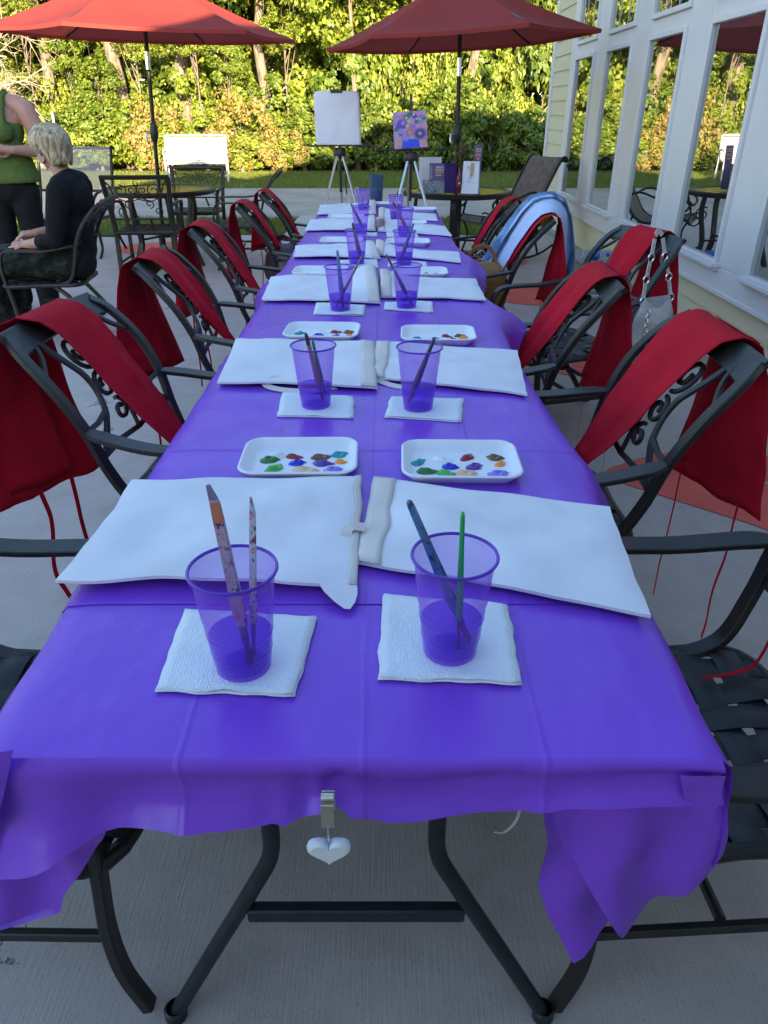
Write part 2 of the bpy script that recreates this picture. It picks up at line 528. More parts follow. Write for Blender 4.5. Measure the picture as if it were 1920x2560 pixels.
def mat_stripes(name, a, b, scale, axis='Y'):
    m, nt, bs, out = new_mat(name)
    w = nt.nodes.new('ShaderNodeTexWave'); w.inputs['Scale'].default_value = scale; w.bands_direction = axis; w.inputs['Distortion'].default_value = .6
    lk(nt, coord(nt, 'Object'), w.inputs['Vector'])
    lk(nt, ramp(nt, w.outputs['Fac'], [(.2, a), (.8, b)]), bs.inputs['Base Color']); bs.inputs['Roughness'].default_value = .8
    bump(nt, bs, w.outputs['Fac'], .3, .003)
    return m
M['brownsling'] = pm('brown_woven_sling', (.155, .105, .080), .75, 0, .3, 26, .5, 300, stretch=(1, 1, .25))
M['blonde'] = pm('ash_blonde_hair', (.20, .14, .075), .42, 0, .5, 44, 1.0, 80, col2=(.48, .37, .23), stretch=(1.8, 1.8, .22), bdist=.012)

def mat_camo():
    m, nt, bs, out = new_mat('camouflage_cotton')
    v = coord(nt, 'Object', (1, 1, 1.6))
    n = noise(nt, 11, 2, v, .4); n2 = noise(nt, 17, 2, coord(nt, 'Object', (1.3, 1, 1.8)), .4)
    r = ramp(nt, n.outputs['Fac'], [(.38, (.008, .009, .009)), (.48, (.022, .026, .018)), (.58, (.040, .038, .032))])
    for e in r.node.color_ramp.elements: pass
    r.node.color_ramp.interpolation = 'CONSTANT'
    c = mixc(nt, math_(nt, 'GREATER_THAN', n2.outputs['Fac'], .57), r, (.012, .018, .013))
    lk(nt, c, bs.inputs['Base Color']); bs.inputs['Roughness'].default_value = .9; bs.inputs['Specular IOR Level'].default_value = .15
    bump(nt, bs, noise(nt, 14, 3, v).outputs['Fac'], .6, .02)
    return m
M['camo'] = mat_camo()

def mat_slattop():
    m, nt, bs, out = new_mat('dimpled_table_glass')
    bs.inputs['Base Color'].default_value = (.055, .045, .025, 1); bs.inputs['Roughness'].default_value = .16; bs.inputs['Specular IOR Level'].default_value = .8
    vo = nt.nodes.new('ShaderNodeTexVoronoi'); vo.inputs['Scale'].default_value = 60; lk(nt, coord(nt, 'Object'), vo.inputs['Vector'])
    bump(nt, bs, vo.outputs['Distance'], .25, .004)
    return m
M['tglass'] = mat_slattop()

_solid = {}
def solid(col, rough=.4, metal=0, bmp=.1, spec=.5):
    k = (col, rough, metal)
    if k not in _solid:
        _solid[k] = pm('paint_%d' % len(_solid), col, rough, metal, .12, 40, bmp, 150, spec=spec)
    return _solid[k]

# ------------------------------------------------------------------ camera, light, world
cam = bpy.data.cameras.new('camera'); camo = bpy.data.objects.new('camera', cam); COL.objects.link(camo)
camo.location = (0, 0, CAM_H); camo.rotation_euler = (PI / 2 - PITCH, 0, 0)
cam.sensor_fit = 'VERTICAL'; cam.sensor_height = 36; cam.lens = FOC / 2560 * 36
cam.clip_start = .02; cam.clip_end = 1000
SC.camera = camo

SUN_AZ = math.atan2(.2, -1.0)      # measured from +Y towards +X: behind the viewer, a little right
SUN_EL = R(11.0)
w = bpy.data.worlds.new('World'); SC.world = w; w.use_nodes = True
nt = w.node_tree
sky = nt.nodes.new('ShaderNodeTexSky'); sky.sky_type = 'NISHITA'; sky.sun_disc = False
sky.sun_elevation = SUN_EL; sky.sun_rotation = SUN_AZ
sky.air_density = 1.0; sky.dust_density = .35; sky.ozone_density = 1.8
nt.links.new(sky.outputs[0], nt.nodes['Background'].inputs[0])
nt.nodes['Background'].inputs[1].default_value = .15
sun = bpy.data.lights.new('sun', 'SUN'); sun.energy = 5.0; sun.angle = R(.5); sun.color = (1, .80, .52)
suno = bpy.data.objects.new('sun', sun); COL.objects.link(suno)
sd = Vector((math.sin(SUN_AZ) * math.cos(SUN_EL), math.cos(SUN_AZ) * math.cos(SUN_EL), math.sin(SUN_EL)))
suno.rotation_euler = sd.to_track_quat('Z', 'Y').to_euler()
suno.location = (3, -10, 12)
SC.view_settings.view_transform = 'Standard'; SC.view_settings.look = 'None'
SC.view_settings.gamma = 1; SC.view_settings.use_curve_mapping = False
SC.view_settings.exposure = 2.22
SC.render.engine = 'CYCLES'
SC.cycles.use_denoising = True
SC.cycles.max_bounces = 8; SC.cycles.transparent_max_bounces = 24; SC.cycles.diffuse_bounces = 3
SC.cycles.caustics_reflective = False; SC.cycles.caustics_refractive = False
# ------------------------------------------------------------------ ground
def flat(name, pts, z, mat, kind='structure'):
    b = MB(); b.add([(x, y, z) for x, y in pts], [tuple(range(len(pts)))])
    return tag(b.build(name, mat, smooth=False), kind=kind)
flat('ground', [(-300, -300), (300, -300), (300, 300), (-300, 300)], -.060, M['forest'])
flat('lawn', [(-40, 8), (40, 8), (40, 21.6), (-40, 21.6)], -.052, M['lawn'])
flat('driveway', [(-40, 11.75), (40, 11.75), (40, 16.7), (-40, 16.7)], -.046, M['drive'])
b = MB()
pat = [(-16, -14), (2.2, -14), (2.2, 9.75), (.78, 9.75), (.78, 11.74), (-1.28, 11.74), (-1.28, 9.75), (-16, 9.75)]
n_ = len(pat)
b.add([(x, y, 0) for x, y in pat] + [(x, y, -.07) for x, y in pat],
      [tuple(range(n_))] + [(i, i + n_, (i + 1) % n_ + n_, (i + 1) % n_) for i in range(n_)])
tag(b.build('patio', M['concrete'], smooth=False), kind='structure')
b = MB(); b.box((2.06, -1.7, .03), (.12, 24.4, .06))
tag(b.build('kerb', M['plinth'], bevel=.006), kind='structure')

def disc(name, cx, cy, rx, ry, notch=None, seed=0, rot=0):
    r_ = random.Random(seed); pts = []
    for k in range(64):
        a = 2 * PI * k / 64
        q = 1 + .012 * math.sin(3 * a + seed)
        if notch is not None and abs((a - notch + PI) % (2 * PI) - PI) < .22:
            q *= .42 + 2.6 * abs((a - notch + PI) % (2 * PI) - PI)
        x, y = rx * q * math.cos(a), ry * q * math.sin(a)
        pts.append((cx + x * math.cos(rot) - y * math.sin(rot), cy + x * math.sin(rot) + y * math.cos(rot)))
    return flat(name, pts, .004, M['redpaint'])
nm = [(.93, 2.80), (1.0, 2.88), (1.14, 2.97), (1.32, 3.05), (1.52, 3.10), (1.68, 3.08), (1.79, 2.98), (1.83, 2.86), (1.80, 2.78), (1.70, 2.765), (1.575, 2.74), (1.70, 2.695), (1.86, 2.67), (1.93, 2.52), (1.92, 2.30), (1.84, 2.12), (1.72, 2.05), (1.60, 2.17), (1.40, 2.39), (1.20, 2.565), (1.05, 2.70)]
flat('floor_marking', nm, .004, M['redpaint'])
disc('floor_marking', 1.28, 4.52, .42, .38, None, 2)
disc('floor_marking', 1.30, 6.3, .38, .36, None, 3)
disc('floor_marking', 1.12, 7.95, .40, .36, None, 4)
disc('floor_marking', -2.62, 8.75, .46, .42, None, 5)

# ------------------------------------------------------------------ fast leaf and blade meshes
def np_mesh(name, co, nper, mat):
    n = len(co); k = n // nper
    me = bpy.data.meshes.new(name)
    me.vertices.add(n); me.vertices.foreach_set('co', co.astype(np.float32).ravel())
    me.loops.add(n); me.loops.foreach_set('vertex_index', np.arange(n, dtype=np.int32))
    me.polygons.add(k); me.polygons.foreach_set('loop_start', np.arange(0, n, nper, dtype=np.int32))
    me.update(calc_edges=True); me.validate()
    if mat: me.materials.append(mat)
    return me

def leaves(name, cen, nrm, size, mat, rng, droop=.3):
    n = len(cen)
    nrm = nrm / np.maximum(np.linalg.norm(nrm, axis=1, keepdims=True), 1e-6)
    ref = rng.normal(size=(n, 3)); ref[:, 2] -= droop * 2
    t = ref - nrm * np.sum(ref * nrm, axis=1, keepdims=True)
    t /= np.maximum(np.linalg.norm(t, axis=1, keepdims=True), 1e-6)
    s = np.cross(nrm, t)
    L = size * rng.uniform(.6, 1.35, size=(n, 1)); W = L * rng.uniform(.5, .85, size=(n, 1))
    cup = L * .12
    v = np.stack([cen - t * L * .5, cen + s * W * .5 + nrm * cup - t * L * .06, cen + t * L * .5, cen - s * W * .5 + nrm * cup - t * L * .06], axis=1)
    return np_mesh(name, v.reshape(-1, 3), 4, mat)

def crown_mesh(name, rad, n, nclump, size, mat, seed, hollow=.35, cfrac=.30):
    rng = np.random.default_rng(seed)
    d = rng.normal(size=(nclump, 3)); d /= np.linalg.norm(d, axis=1, keepdims=True)
    rr = rng.uniform(hollow, .92, size=(nclump, 1)) ** .6
    C_ = d * rr * np.array(rad)
    cr = cfrac * np.mean(rad) * rng.uniform(.6, 1.3, size=nclump)
    idx = rng.integers(0, nclump, size=n)
    o = rng.normal(size=(n, 3)); o /= np.linalg.norm(o, axis=1, keepdims=True)
    o *= (rng.uniform(.25, 1, size=(n, 1)) ** .45)
    o[:, 2] *= .75
    cen = C_[idx] + o * cr[idx][:, None]
    nrm = o + .35 * d[idx] + rng.normal(size=(n, 3)) * .55 + np.array([0, -.15, .45])
    return leaves(name, cen, nrm, size, mat, rng)

def branchy(base, top, r0, r1, seed, nb=6, blen=1.0):
    """tapered trunk with limbs"""
    r_ = random.Random(seed); b = MB()
    base = Vector(base); top = Vector(top)
    P = []
    for i in range(8):
        t = i / 7
        P.append(base.lerp(top, t) + Vector((r_.uniform(-1, 1), r_.uniform(-1, 1), 0)) * r0 * .5 * (t > 0))
    b.sweep(P, [lerp(r0 * 1.25 if i == 0 else r0, r1, i / 7) for i in range(8)], n=12)
    for k in range(nb):
        t = r_.uniform(.66, .97); s = base.lerp(top, t)
        a = r_.uniform(0, 2 * PI); d = Vector((math.cos(a), math.sin(a), r_.uniform(.3, .9)))
        L = blen * r_.uniform(.6, 1.2); rr = lerp(r0, r1, t) * .45
        pts = [s, s + d * L * .35, s + d * L * .7 + Vector((0, 0, .1 * L)), s + d * L + Vector((0, 0, .25 * L))]
        b.sweep(pts, [rr, rr * .75, rr * .5, rr * .2], n=7)
    return b

# shrub kinds: crown mesh of unit-ish size, copied with scale
shr = []
specs = [('leaf_a', (1.25, .9, 1.05), 5200, 34, .105), ('leaf_b', (1.1, .9, 1.15), 5200, 30, .115), ('leaf_a', (1.4, .9, .9), 5000, 38, .09),
         ('leaf_c', (1.2, .9, 1.1), 4600, 28, .12)]
for i, (mk, rad, n, nc, sz) in enumerate(specs):
    shr.append((crown_mesh('foliage', rad, n, nc, sz, M[mk], 40 + i), rad))
rus = (crown_mesh('foliage', (1.0, .7, .8), 3200, 30, .09, M['leaf_r'], 77), (1.0, .7, .8))

def link_mesh(name, me, parent, loc=(0, 0, 0), sc=(1, 1, 1), rz=0):
    o = bpy.data.objects.new(name, me); COL.objects.link(o)
    o.parent = parent; o.location = loc; o.scale = sc; o.rotation_euler = (0, 0, rz)
    return o

SHG = 'leafy shrubs along the far edge of the lawn'
stem_mb = branchy((0, 0, 0), (0, 0, .9), .05, .02, 5, 5, .7)
stem0 = None
def shrub(x, y, h, wid, kind, label, group=SHG):
    global stem0
    t = thing('shrub', (x, y, -.05), label, 'shrub', group)
    me, rad = rus if kind == 'r' else shr[kind]
    s = h / (2 * rad[2]); sx = wid / (2 * rad[0])
    link_mesh('crown', me, t, (0, 0, h * .52), (sx, sx * .9, s), rnd.uniform(-.6, .6))
    if stem0 is None:
        stem0 = stem_mb.build('stem', M['bark'], t)
    else:
        link_mesh('stem', stem0.data, t, (0, 0, 0), (1, 1, h / 2), rnd.uniform(0, 6))
    return t

GEN = 'green leafy shrub in the sunlit hedge beyond the lawn'
r2 = random.Random(11)
x = -14.5
while x < 7.5:                                        # low front row, sunlit to the ground
    h = r2.uniform(1.25, 1.9) if x < -1.5 else r2.uniform(1.3, 2.2)
    k = r2.choice([0, 0, 2, 1, 2])
    if x > -1.5: k = r2.choice([1, 3, 0, 1])
    shrub(x, r2.uniform(21.3, 21.9), h, r2.uniform(1.7, 2.4), k, GEN)
    x += r2.uniform(.85, 1.15)
x = -15
while x < 8:                                          # second row
    h = r2.uniform(1.9, 2.7) if x < -1.8 else r2.uniform(2.8, 4.2)
    shrub(x, r2.uniform(22.4, 23.2), h, r2.uniform(1.9, 2.7), r2.choice([0, 1, 1, 2, 3]), GEN)
    x += r2.uniform(1.0, 1.4)
x = -16
while x < 9:                                          # third row, taller
    if x > -2.2 or r2.random() < .85:
        shrub(x, r2.uniform(24.2, 25.4), r2.uniform(3.2, 5.2) if x > -2.2 else r2.uniform(2.6, 4.0), r2.uniform(2.4, 3.4), r2.choice([0, 1, 1, 3]), GEN)
    x += r2.uniform(1.2, 1.7)
shrub(-6.0, 21.15, 1.7, 1.5, 'r', 'shrub with dry russet leaves just behind the left umbrella pole', 'russet shrubs behind the white bench')
shrub(-3.75, 21.1, 1.9, 1.8, 'r', 'shrub with dry russet leaves rising over the right end of the white bench', 'russet shrubs behind the white bench')
shrub(-2.75, 21.2, 1.1, 1.4, 'r', 'low russet shrub between the white bench and the blank easel pad', 'russet shrubs behind the white bench')

r4 = random.Random(21)
for k, (x, z) in enumerate(((-10.2, 2.2), (-8.3, 2.9), (-6.5, 3.0), (-4.9, 3.2), (-4.1, 2.6), (-2.6, 3.3), (-9.4, 3.7), (-7.6, 2.1))):   # loose leafy saplings in front of the trunks
    t = thing('sapling', (x, r4.uniform(21.9, 22.4), -.05), 'thin leafy sapling among the tree trunks behind the hedge', 'sapling', 'saplings between the trunks')
    link_mesh('crown', shr[k % 3][0], t, (0, 0, z), (.62, .6, .55), k * 1.3)
    link_mesh('stem', stem0.data, t, (0, 0, 0), (.6, .6, z / 1.0), k)

# tall trees with bare lower trunks
crowns = [crown_mesh('foliage', (2.6, 2.2, 2.6), 9000, 60, .17, M['leaf_b'], 91, .3, .26),
          crown_mesh('foliage', (2.4, 2.2, 2.4), 8500, 52, .17, M['leaf_a'], 92, .3, .28),
          crown_mesh('foliage', (2.8, 2.4, 2.8), 8500, 50, .19, M['leaf_c'], 93, .3, .28)]
TRG = 'tall trees at the wood edge'
def tree(x, y, H, r0, lean, k, sc, label, group=TRG, crown_z=None, seed=1):
    t = thing('tree', (x, y, -.05), label, 'tree', group)
    branchy((0, 0, 0), (lean, 0, H), r0, r0 * .45, seed, 9, 1.7).build('trunk', M['bark'], t)
    link_mesh('crown', crowns[k], t, (lean * .9, 0, crown_z or H * .95), (sc, sc, sc), seed)
    return t
tree(-7.15, 23.0, 7.5, .21, -.40, 0, 1.15, 'tree with a thick leaning grey trunk left of the left umbrella pole', seed=3, crown_z=6.4)
tree(-5.55, 23.6, 7.5, .25, -.2, 1, 1.15, 'tree with a thick straight trunk right of the left umbrella pole', seed=4, crown_z=6.6)
tree(-3.32, 22.9, 7.0, .165, .02, 0, 1.1, 'tree with a slim pale trunk above the right end of the white bench', seed=5, crown_z=6.2)
tree(-9.1, 23.2, 7.0, .18, -.3, 1, 1.2, 'tree with a grey trunk behind the blonde seated woman', seed=6, crown_z=6.3)
tree(-.72, 22.2, 5.5, .075, -.15, 1, .8, 'young tree with a thin pale trunk between the two easels', seed=7, crown_z=4.6)
tree(-11.6, 23.0, 7.5, .2, .2, 2, 1.2, 'tree at the far left edge behind the standing woman', seed=8, crown_z=6)
tree(2.4, 24.0, 7.0, .16, .3, 0, 1.1, 'tree behind the right umbrella canopy', seed=9, crown_z=5.6)
r3 = random.Random(5)
for i in range(14):
    tree(-17 + i * 2.15 + r3.uniform(-.5, .5), r3.uniform(26.5, 29.5), r3.uniform(7, 9), r3.uniform(.14, .24), r3.uniform(-.5, .5), r3.choice([0, 1, 1, 2]),
         r3.uniform(1.15, 1.5), 'dim tree deep in the wood behind the hedge', 'trees deep in the wood', crown_z=r3.uniform(4.5, 6.5), seed=20 + i)
# the closed wood further back reads as one mass
rng = np.random.default_rng(3)
n = 46000
cen = np.stack([rng.uniform(-34, 24, n), rng.uniform(30, 37, n), rng.uniform(.1, 13, n)], axis=1)
cen[:, 1] += 2.0 * np.sin(cen[:, 0] * 1.3) + 1.2 * np.sin(cen[:, 2] * 1.7)
nrm = rng.normal(size=(n, 3)) + np.array([0, -.5, .5])
o = bpy.data.objects.new('woodland', leaves('woodland', cen, nrm, .55, M['leaf_b'], rng)); COL.objects.link(o)
tag(o, 'dark wood closing the view behind the sunlit hedge', 'woodland', kind='stuff')

# pale dead branches at the left
def dead(b, p, d, L, r, depth, r_):
    pts = [p]
    q = p.copy(); dd = d.copy()
    for i in range(4):
        dd = (dd + Vector((r_.uniform(-1, 1), r_.uniform(-.5, .5), r_.uniform(-.8, .8))) * .32).normalized()
        q = q + dd * L / 4; pts.append(q.copy())
    b.sweep(pts, [lerp(r, r * .45, i / 4) for i in range(5)], n=6)
    if depth > 0:
        for k in range(4):
            i = r_.randint(1, 4)
            e = (dd + Vector((r_.uniform(-1, 1), r_.uniform(-.6, .6), r_.uniform(-1, 1))) * .95).normalized()
            dead(b, pts[i], e, L * r_.uniform(.45, .7), r * .5, depth - 1, r_)
b = MB(); r_ = random.Random(12)
t = thing('dead_tree', (-10.6, 20.9, -.05), 'bare pale dead tree with tangled twigs behind the standing woman', 'tree')
b.sweep([(0, 0, 0), (.1, 0, 1), (-.05, 0, 2), (.15, 0, 3.2)], [.10, .085, .07, .05], n=8)
b.build('trunk', M['deadwood'], t)
b = MB()
for z, dx, dz in ((1.1, 1, .55), (1.7, 1, .1), (2.3, .9, .5), (2.9, 1, -.2), (3.1, .7, .6), (2.0, -.9, .5), (2.7, 1.0, .15)):
    dead(b, Vector((.05, 0, z)), Vector((dx, -.15, dz)).normalized(), 1.45, .035, 3, r_)
b.build('branches', M['deadwood'], t)
b = MB(); b.sweep([(-8.35, 20.7, -.06), (-8.35, 20.7, 1.35)], .03, n=10); b.ball((-8.35, 20.7, 1.35), .03, 10)
tag(b.build('marker_post', M['benchwhite']), 'slim white post standing in the hedge above the blonde woman', 'post')

# grass as blades
def blades(name, boxes, n, hmin, hmax, label, z=-.052):
    rng = np.random.default_rng(9)
    areas = np.array([(b_[1] - b_[0]) * (b_[3] - b_[2]) for b_ in boxes]); pick = rng.choice(len(boxes), n, p=areas / areas.sum())
    B_ = np.array(boxes)[pick]
    p = np.stack([rng.uniform(B_[:, 0], B_[:, 1]), rng.uniform(B_[:, 2], B_[:, 3]), np.full(n, z)], axis=1)
    h = rng.uniform(hmin, hmax, n)[:, None]; a = rng.uniform(0, 2 * PI, n)
    s = np.stack([np.cos(a), np.sin(a), np.zeros(n)], axis=1) * .007
    ln = np.stack([rng.normal(size=n) * .35, rng.normal(size=n) * .35, np.ones(n)], axis=1) * h
    o = bpy.data.objects.new(name, np_mesh(name, np.stack([p - s, p + s, p + ln], axis=1).reshape(-1, 3), 3, M['blade'])); COL.objects.link(o)
    tag(o, label, 'grass', kind='stuff')
blades('grass', [(-9, -1.28, 9.76, 11.74), (.79, 4.5, 9.9, 11.74)], 42000, .04, .085, 'short green grass strip between the patio and the driveway')
blades('lawn_grass', [(-13, 8, 16.71, 21.4)], 60000, .04, .09, 'mown lawn grass between the driveway and the hedge')

# ------------------------------------------------------------------ the building on the right (and an unseen wing, added behind the viewer for shade)
bd = thing('building', (2.13, 0, 0), 'cream lap sided building with tall white framed windows along the right', 'building')
WX = 0.0   # wall face x in building coordinates
b = MB()   # lap boards: each a tilted course
def courses(y0, y1, z0, z1, step=.155):
    z = z0
    while z < z1 - .01:
        ze = min(z + step, z1)
        b.add([(-.022, y0, z), (-.022, y1, z), (-.006, y1, ze), (-.006, y0, ze), (.02, y0, z), (.02, y1, z)],
              [(0, 3, 2, 1), (0, 1, 5, 4)])
        z += step
courses(-14, 9.46, .10, .385)
courses(9.46, 10.46, .10, 3.1)
b.build('siding', M['siding'], bd, smooth=False)
b = MB(); b.box((6.0, -1.75, 1.58), (11.96, 24.4, 3.16)); b.build('wall', M['siding'], bd, smooth=False)
b = MB(); b.box((5.99, -1.75, .045), (12.04, 24.5, .11)); b.build('plinth', M['plinth'], bd, bevel=.004)
b = MB(); b.box((-.012, 10.505, 1.6), (.06, .10, 3.0)); b.box((.06, 10.565, 1.6), (.15, .05, 3.0)); b.build('corner_trim', M['white_paint'], bd, bevel=.004)
# white window surround: bottom band, header and stiles between the openings
pitch, ow, yfar = 1.228, .80, 9.14
opens = [(yfar - pitch * k - ow, yfar - pitch * k) for k in range(11)]
b = MB()
b.box((-.030, -1.6, .4625), (.05, 22.1, .155)); b.box((-.030, -1.6, 2.88), (.05, 22.1, .42))
b.box((-.034, -1.6, .395), (.062, 22.1, .028))
edges = [9.44] + [e for o_ in opens for e in (o_[1], o_[0])] + [-12.6]
for i in range(0, len(edges), 2):
    ya, yb = edges[i + 1], edges[i]
    b.box((-.030, (ya + yb) / 2, 1.605), (.05, yb - ya, 2.13))
for (ya, yb) in opens:
    b.box((-.028, (ya + yb) / 2, 1.945), (.046, yb - ya - .001, .10))
b.build('window_surround', M['white_paint'], bd, bevel=.005)
for (ya, yb) in opens:
    if yb < -1: continue
    ym = (ya + yb) / 2
    wn = MB()
    for z0, z1 in ((.54, 1.895), (1.995, 2.67)):
        for yy in (ya + .018, yb - .018): wn.box((-.062, yy, (z0 + z1) / 2), (.03, .036, z1 - z0))
        wn.box((-.062, ym, z1 - .018), (.03, yb - ya - .074, .036)); wn.box((-.062, ym, z0 + .018), (.03, yb - ya - .074, .036))
    wo = wn.build('window', M['white_paint'], bd, bevel=.005)
    s = MB(); s.box((-.075, ym, .548), (.075, yb - ya + .05, .026)); s.box((-.066, ym, .525), (.045, yb - ya + .03, .022)); s.build('sill', M['white_paint'], wo, bevel=.004)
    p = MB()
    for z0, z1 in ((.575, 1.86), (2.03, 2.636)):
        p.add([(-.052, ya + .034, z0), (-.052, yb - .034, z0), (-.052, yb - .034, z1), (-.052, ya + .034, z1)], [(0, 1, 2, 3)])
    p.build('pane', M['glass'], wo, smooth=False)
    g = MB()
    for f in (.33, .67): g.box((-.056, ya + (yb - ya) * f, 2.333), (.004, .008, .606))
    g.build('glazing_bar', M['white_paint'], wo)
b = MB()   # low hip roof set back from the wall head
b.add([(-.35, -14.3, 3.12), (12.4, -14.3, 3.12), (12.4, 10.9, 3.12), (-.35, 10.9, 3.12), (6, -9, 4.6), (6, 5.2, 4.6)],
      [(0, 1, 4), (1, 2, 5, 4), (2, 3, 5), (3, 0, 4, 5), (3, 2, 1, 0)])
b.build('roof', M['roof'], bd, smooth=False)
b = MB()   # unseen gabled wing, added behind the viewer and shaped to shade the patio
x0, x1, xr, yw = -4.93, 7.05, 1.06, -2.6
b.add([(x0, yw, 0), (x1, yw, 0), (x1, yw, 2.44), (xr, yw, 5.12), (x0, yw, 2.44), (x0, -15, 0), (x1, -15, 0), (x1, -15, 2.44), (xr, -15, 5.12), (x0, -15, 2.44)],
      [(0, 1, 2, 3, 4), (5, 9, 8, 7, 6), (0, 4, 9, 5), (1, 6, 7, 2)])
b.build('shade_wing_wall', M['siding'], bd, smooth=False)
b = MB()
for sx, xe, in ((-1, x0), (1, x1)):
    b.add([(xr, yw + .02, 5.16), (xe + sx * .05, yw + .02, 2.46), (xe + sx * .05, -15.3, 2.46), (xr, -15.3, 5.16)], [(0, 1, 2, 3)])
b.build('shade_wing_roof', M['roof'], bd, smooth=False, solid=.08)
from mathutils import noise as mn
def nz(x, y, z=0.0): return mn.noise(Vector((x, y, z)))

# ------------------------------------------------------------------ folding tables
TXC, THW = -.043, .405
def folding_table(y0, y1, label):
    t = thing('folding_table', (TXC, (y0 + y1) / 2, 0), label, 'table', 'folding tables set end to end')
    L = (y1 - y0) / 2
    b = MB(); b.box((0, 0, .715), (2 * THW, 2 * L, .042)); b.build('tabletop', M['tabletop'], t, bevel=.012)
    for s in (-1, 1):
        ye = s * (L - .045)
        f = MB()
        for sx in (-1, 1):
            f.sweep(spline([(sx * .118, ye, .69), (sx * .118, ye, .52), (sx * .122, ye, .44), (sx * .150, ye, .37), (sx * .235, ye, .19), (sx * .318, ye, .012)], 6), .0128, n=10)
            f.lathe([(.0, 0), (.019, 0), (.019, .022), (.015, .026)], 12, (sx * .32, ye, 0))
        f.build('leg_frame', M['tablesteel'], t)
        c = MB(); c.box((0, ye, .300), (.335, .020, .028)); c.build('crossbar', M['tablesteel'], t, bevel=.004)
        g = MB()
        for sx in (-1, 1): g.sweep([(sx * .112, ye - s * .012, .585), (sx * .105, ye - s * .09, .64), (sx * .10, ye - s * .16, .69)], .007, n=8)
        for sx in (-1, 1): g.box((sx * .118, ye - s * .02, .675), (.05, .05, .03))
        g.build('brace', M['tablesteel'], t)
    return t
folding_table(.628, 2.38, 'folding table with black wishbone legs nearest the camera')
folding_table(2.39, 4.19, 'middle folding table of the three under purple plastic')
folding_table(4.20, 5.98, 'far folding table of the three in front of the easels')

# ------------------------------------------------------------------ tablecloths
XL, XR, ZT = -.47, .385, .742
def rightflare(y):
    ys = [.5, .9, 1.15, 1.37, 1.7, 2.1, 2.45, 2.75, 2.95, 3.3, 3.6, 3.85, 4.2, 6]
    return (interp(ys, [.02, .03, .05, .085, .05, .02, .05, .15, .06, .03, .10, .13, .04, .02], y),
            interp(ys, [.20, .2, .14, .09, .13, .2, .16, .08, .18, .2, .11, .08, .2, .2], y))
def leftflare(y):
    ys = [.5, 2.9, 3.15, 3.3, 3.5, 6]
    return interp(ys, [.02, .02, .08, .10, .02, .02], y), interp(ys, [.22, .2, .12, .1, .2, .2], y)

def cloth_rows(y0, y1, ny, z, dz=0):
    rows = []
    for i in range(ny + 1):
        y = lerp(y0, y1, i / ny)
        row = []
        fl, dl = leftflare(y); fr, dr = rightflare(y)
        for k in range(8, 0, -1):
            t = k / 8
            row.append(Vector((XL - fl * (t ** .7) - .012 * math.sin(min(1, t * 3) * PI / 2) + .006 * nz(y * 7, t * 2, 1), y, z - dl * t ** 1.25 + dz)))
        for j in range(25):
            x = lerp(XL, XR, j / 24)
            e = min(j, 24 - j)
            sag = -.0045 if e == 0 else (-.0012 if e == 1 else 0)
            row.append(Vector((x, y, z + sag + .0012 * nz(x * 5, y * 3, 4))))
        for k in range(1, 9):
            t = k / 8
            row.append(Vector((XR + fr * (t ** .7) + .012 * math.sin(min(1, t * 3) * PI / 2) + .006 * nz(y * 7, t * 2, 9), y, z - dr * t ** 1.25 + dz)))
        rows.append(row)
    return rows

b = MB(); b.sheet(cloth_rows(.868, 6.0, 150, ZT + .0016))
# far end overhang
far = cloth_rows(6.0, 6.0, 1, ZT + .0016)[0]
b.sheet([far, [p + Vector((0, .012, -.012)) for p in far], [p + Vector((0, .02, -.15)) for p in far]])
tag(b.build('tablecloth', M['cloth'], ang=180), 'long purple plastic tablecloth running down the table row to the easels', 'tablecloth')

b = MB()
YF = .578
rows = cloth_rows(YF, 1.0, 22, ZT)
b.sheet(rows)
# front drop: from the table edge down to the wavy hem seen from the front
hem = [(-90, 2225), (-30, 2185), (0, 2170), (87, 2130), (174, 2095), (278, 2069), (446, 2053), (579, 2049), (694, 2046), (760, 2040), (795, 2022), (812, 2010), (828, 2010), (850, 2026), (960, 2033),
       (1134, 2023), (1307, 2014), (1452, 2002), (1568, 1998), (1712, 2002), (1793, 2008), (1812, 2004)]
hx = [ony(px, py + 10, .566) for px, py in hem]
top = rows[0][8:33]
front = []
m = 60
E = [top[0].lerp(top[0], 0)] 
def edge_pt(t):
    f = t * 24; i = min(23, int(f)); return top[i].lerp(top[i + 1], f - i)
def hem_pt(t):
    xs = [p.x for p in hx]; x = lerp(xs[0], xs[-1], t)
    return Vector((x, .548, interp(xs, [p.z for p in hx], x)))
for k in range(11):
    s = k / 10
    row = []
    for i in range(m + 1):
        t = i / m
        e = edge_pt(t); h_ = hem_pt(t)
        p = e.lerp(h_, s)
        p.y = interp([0, .06, .2, .5, .75, 1], [YF, .570, .570, .578, .576, .560], s)
        p.z = lerp(e.z, h_.z, s ** 1.15)
        fold = nz(p.x * 9, s * 1.5, 3) * .016 * s
        # pleats gathered towards the clip and at the creases
        fold += .010 * s * math.exp(-((p.x + .074) / .05) ** 2) * math.cos((p.x + .074) * 150)
        for cx in (-.235, .185): fold += .006 * s * math.exp(-((p.x - cx) / .016) ** 2)
        fold += .018 * s * math.exp(-((p.x + .40) / .06) ** 2) - .012 * s * math.exp(-((p.x + .33) / .05) ** 2)
        p.y -= fold
        row.append(p)
    front.append(row)
b.sheet(front)
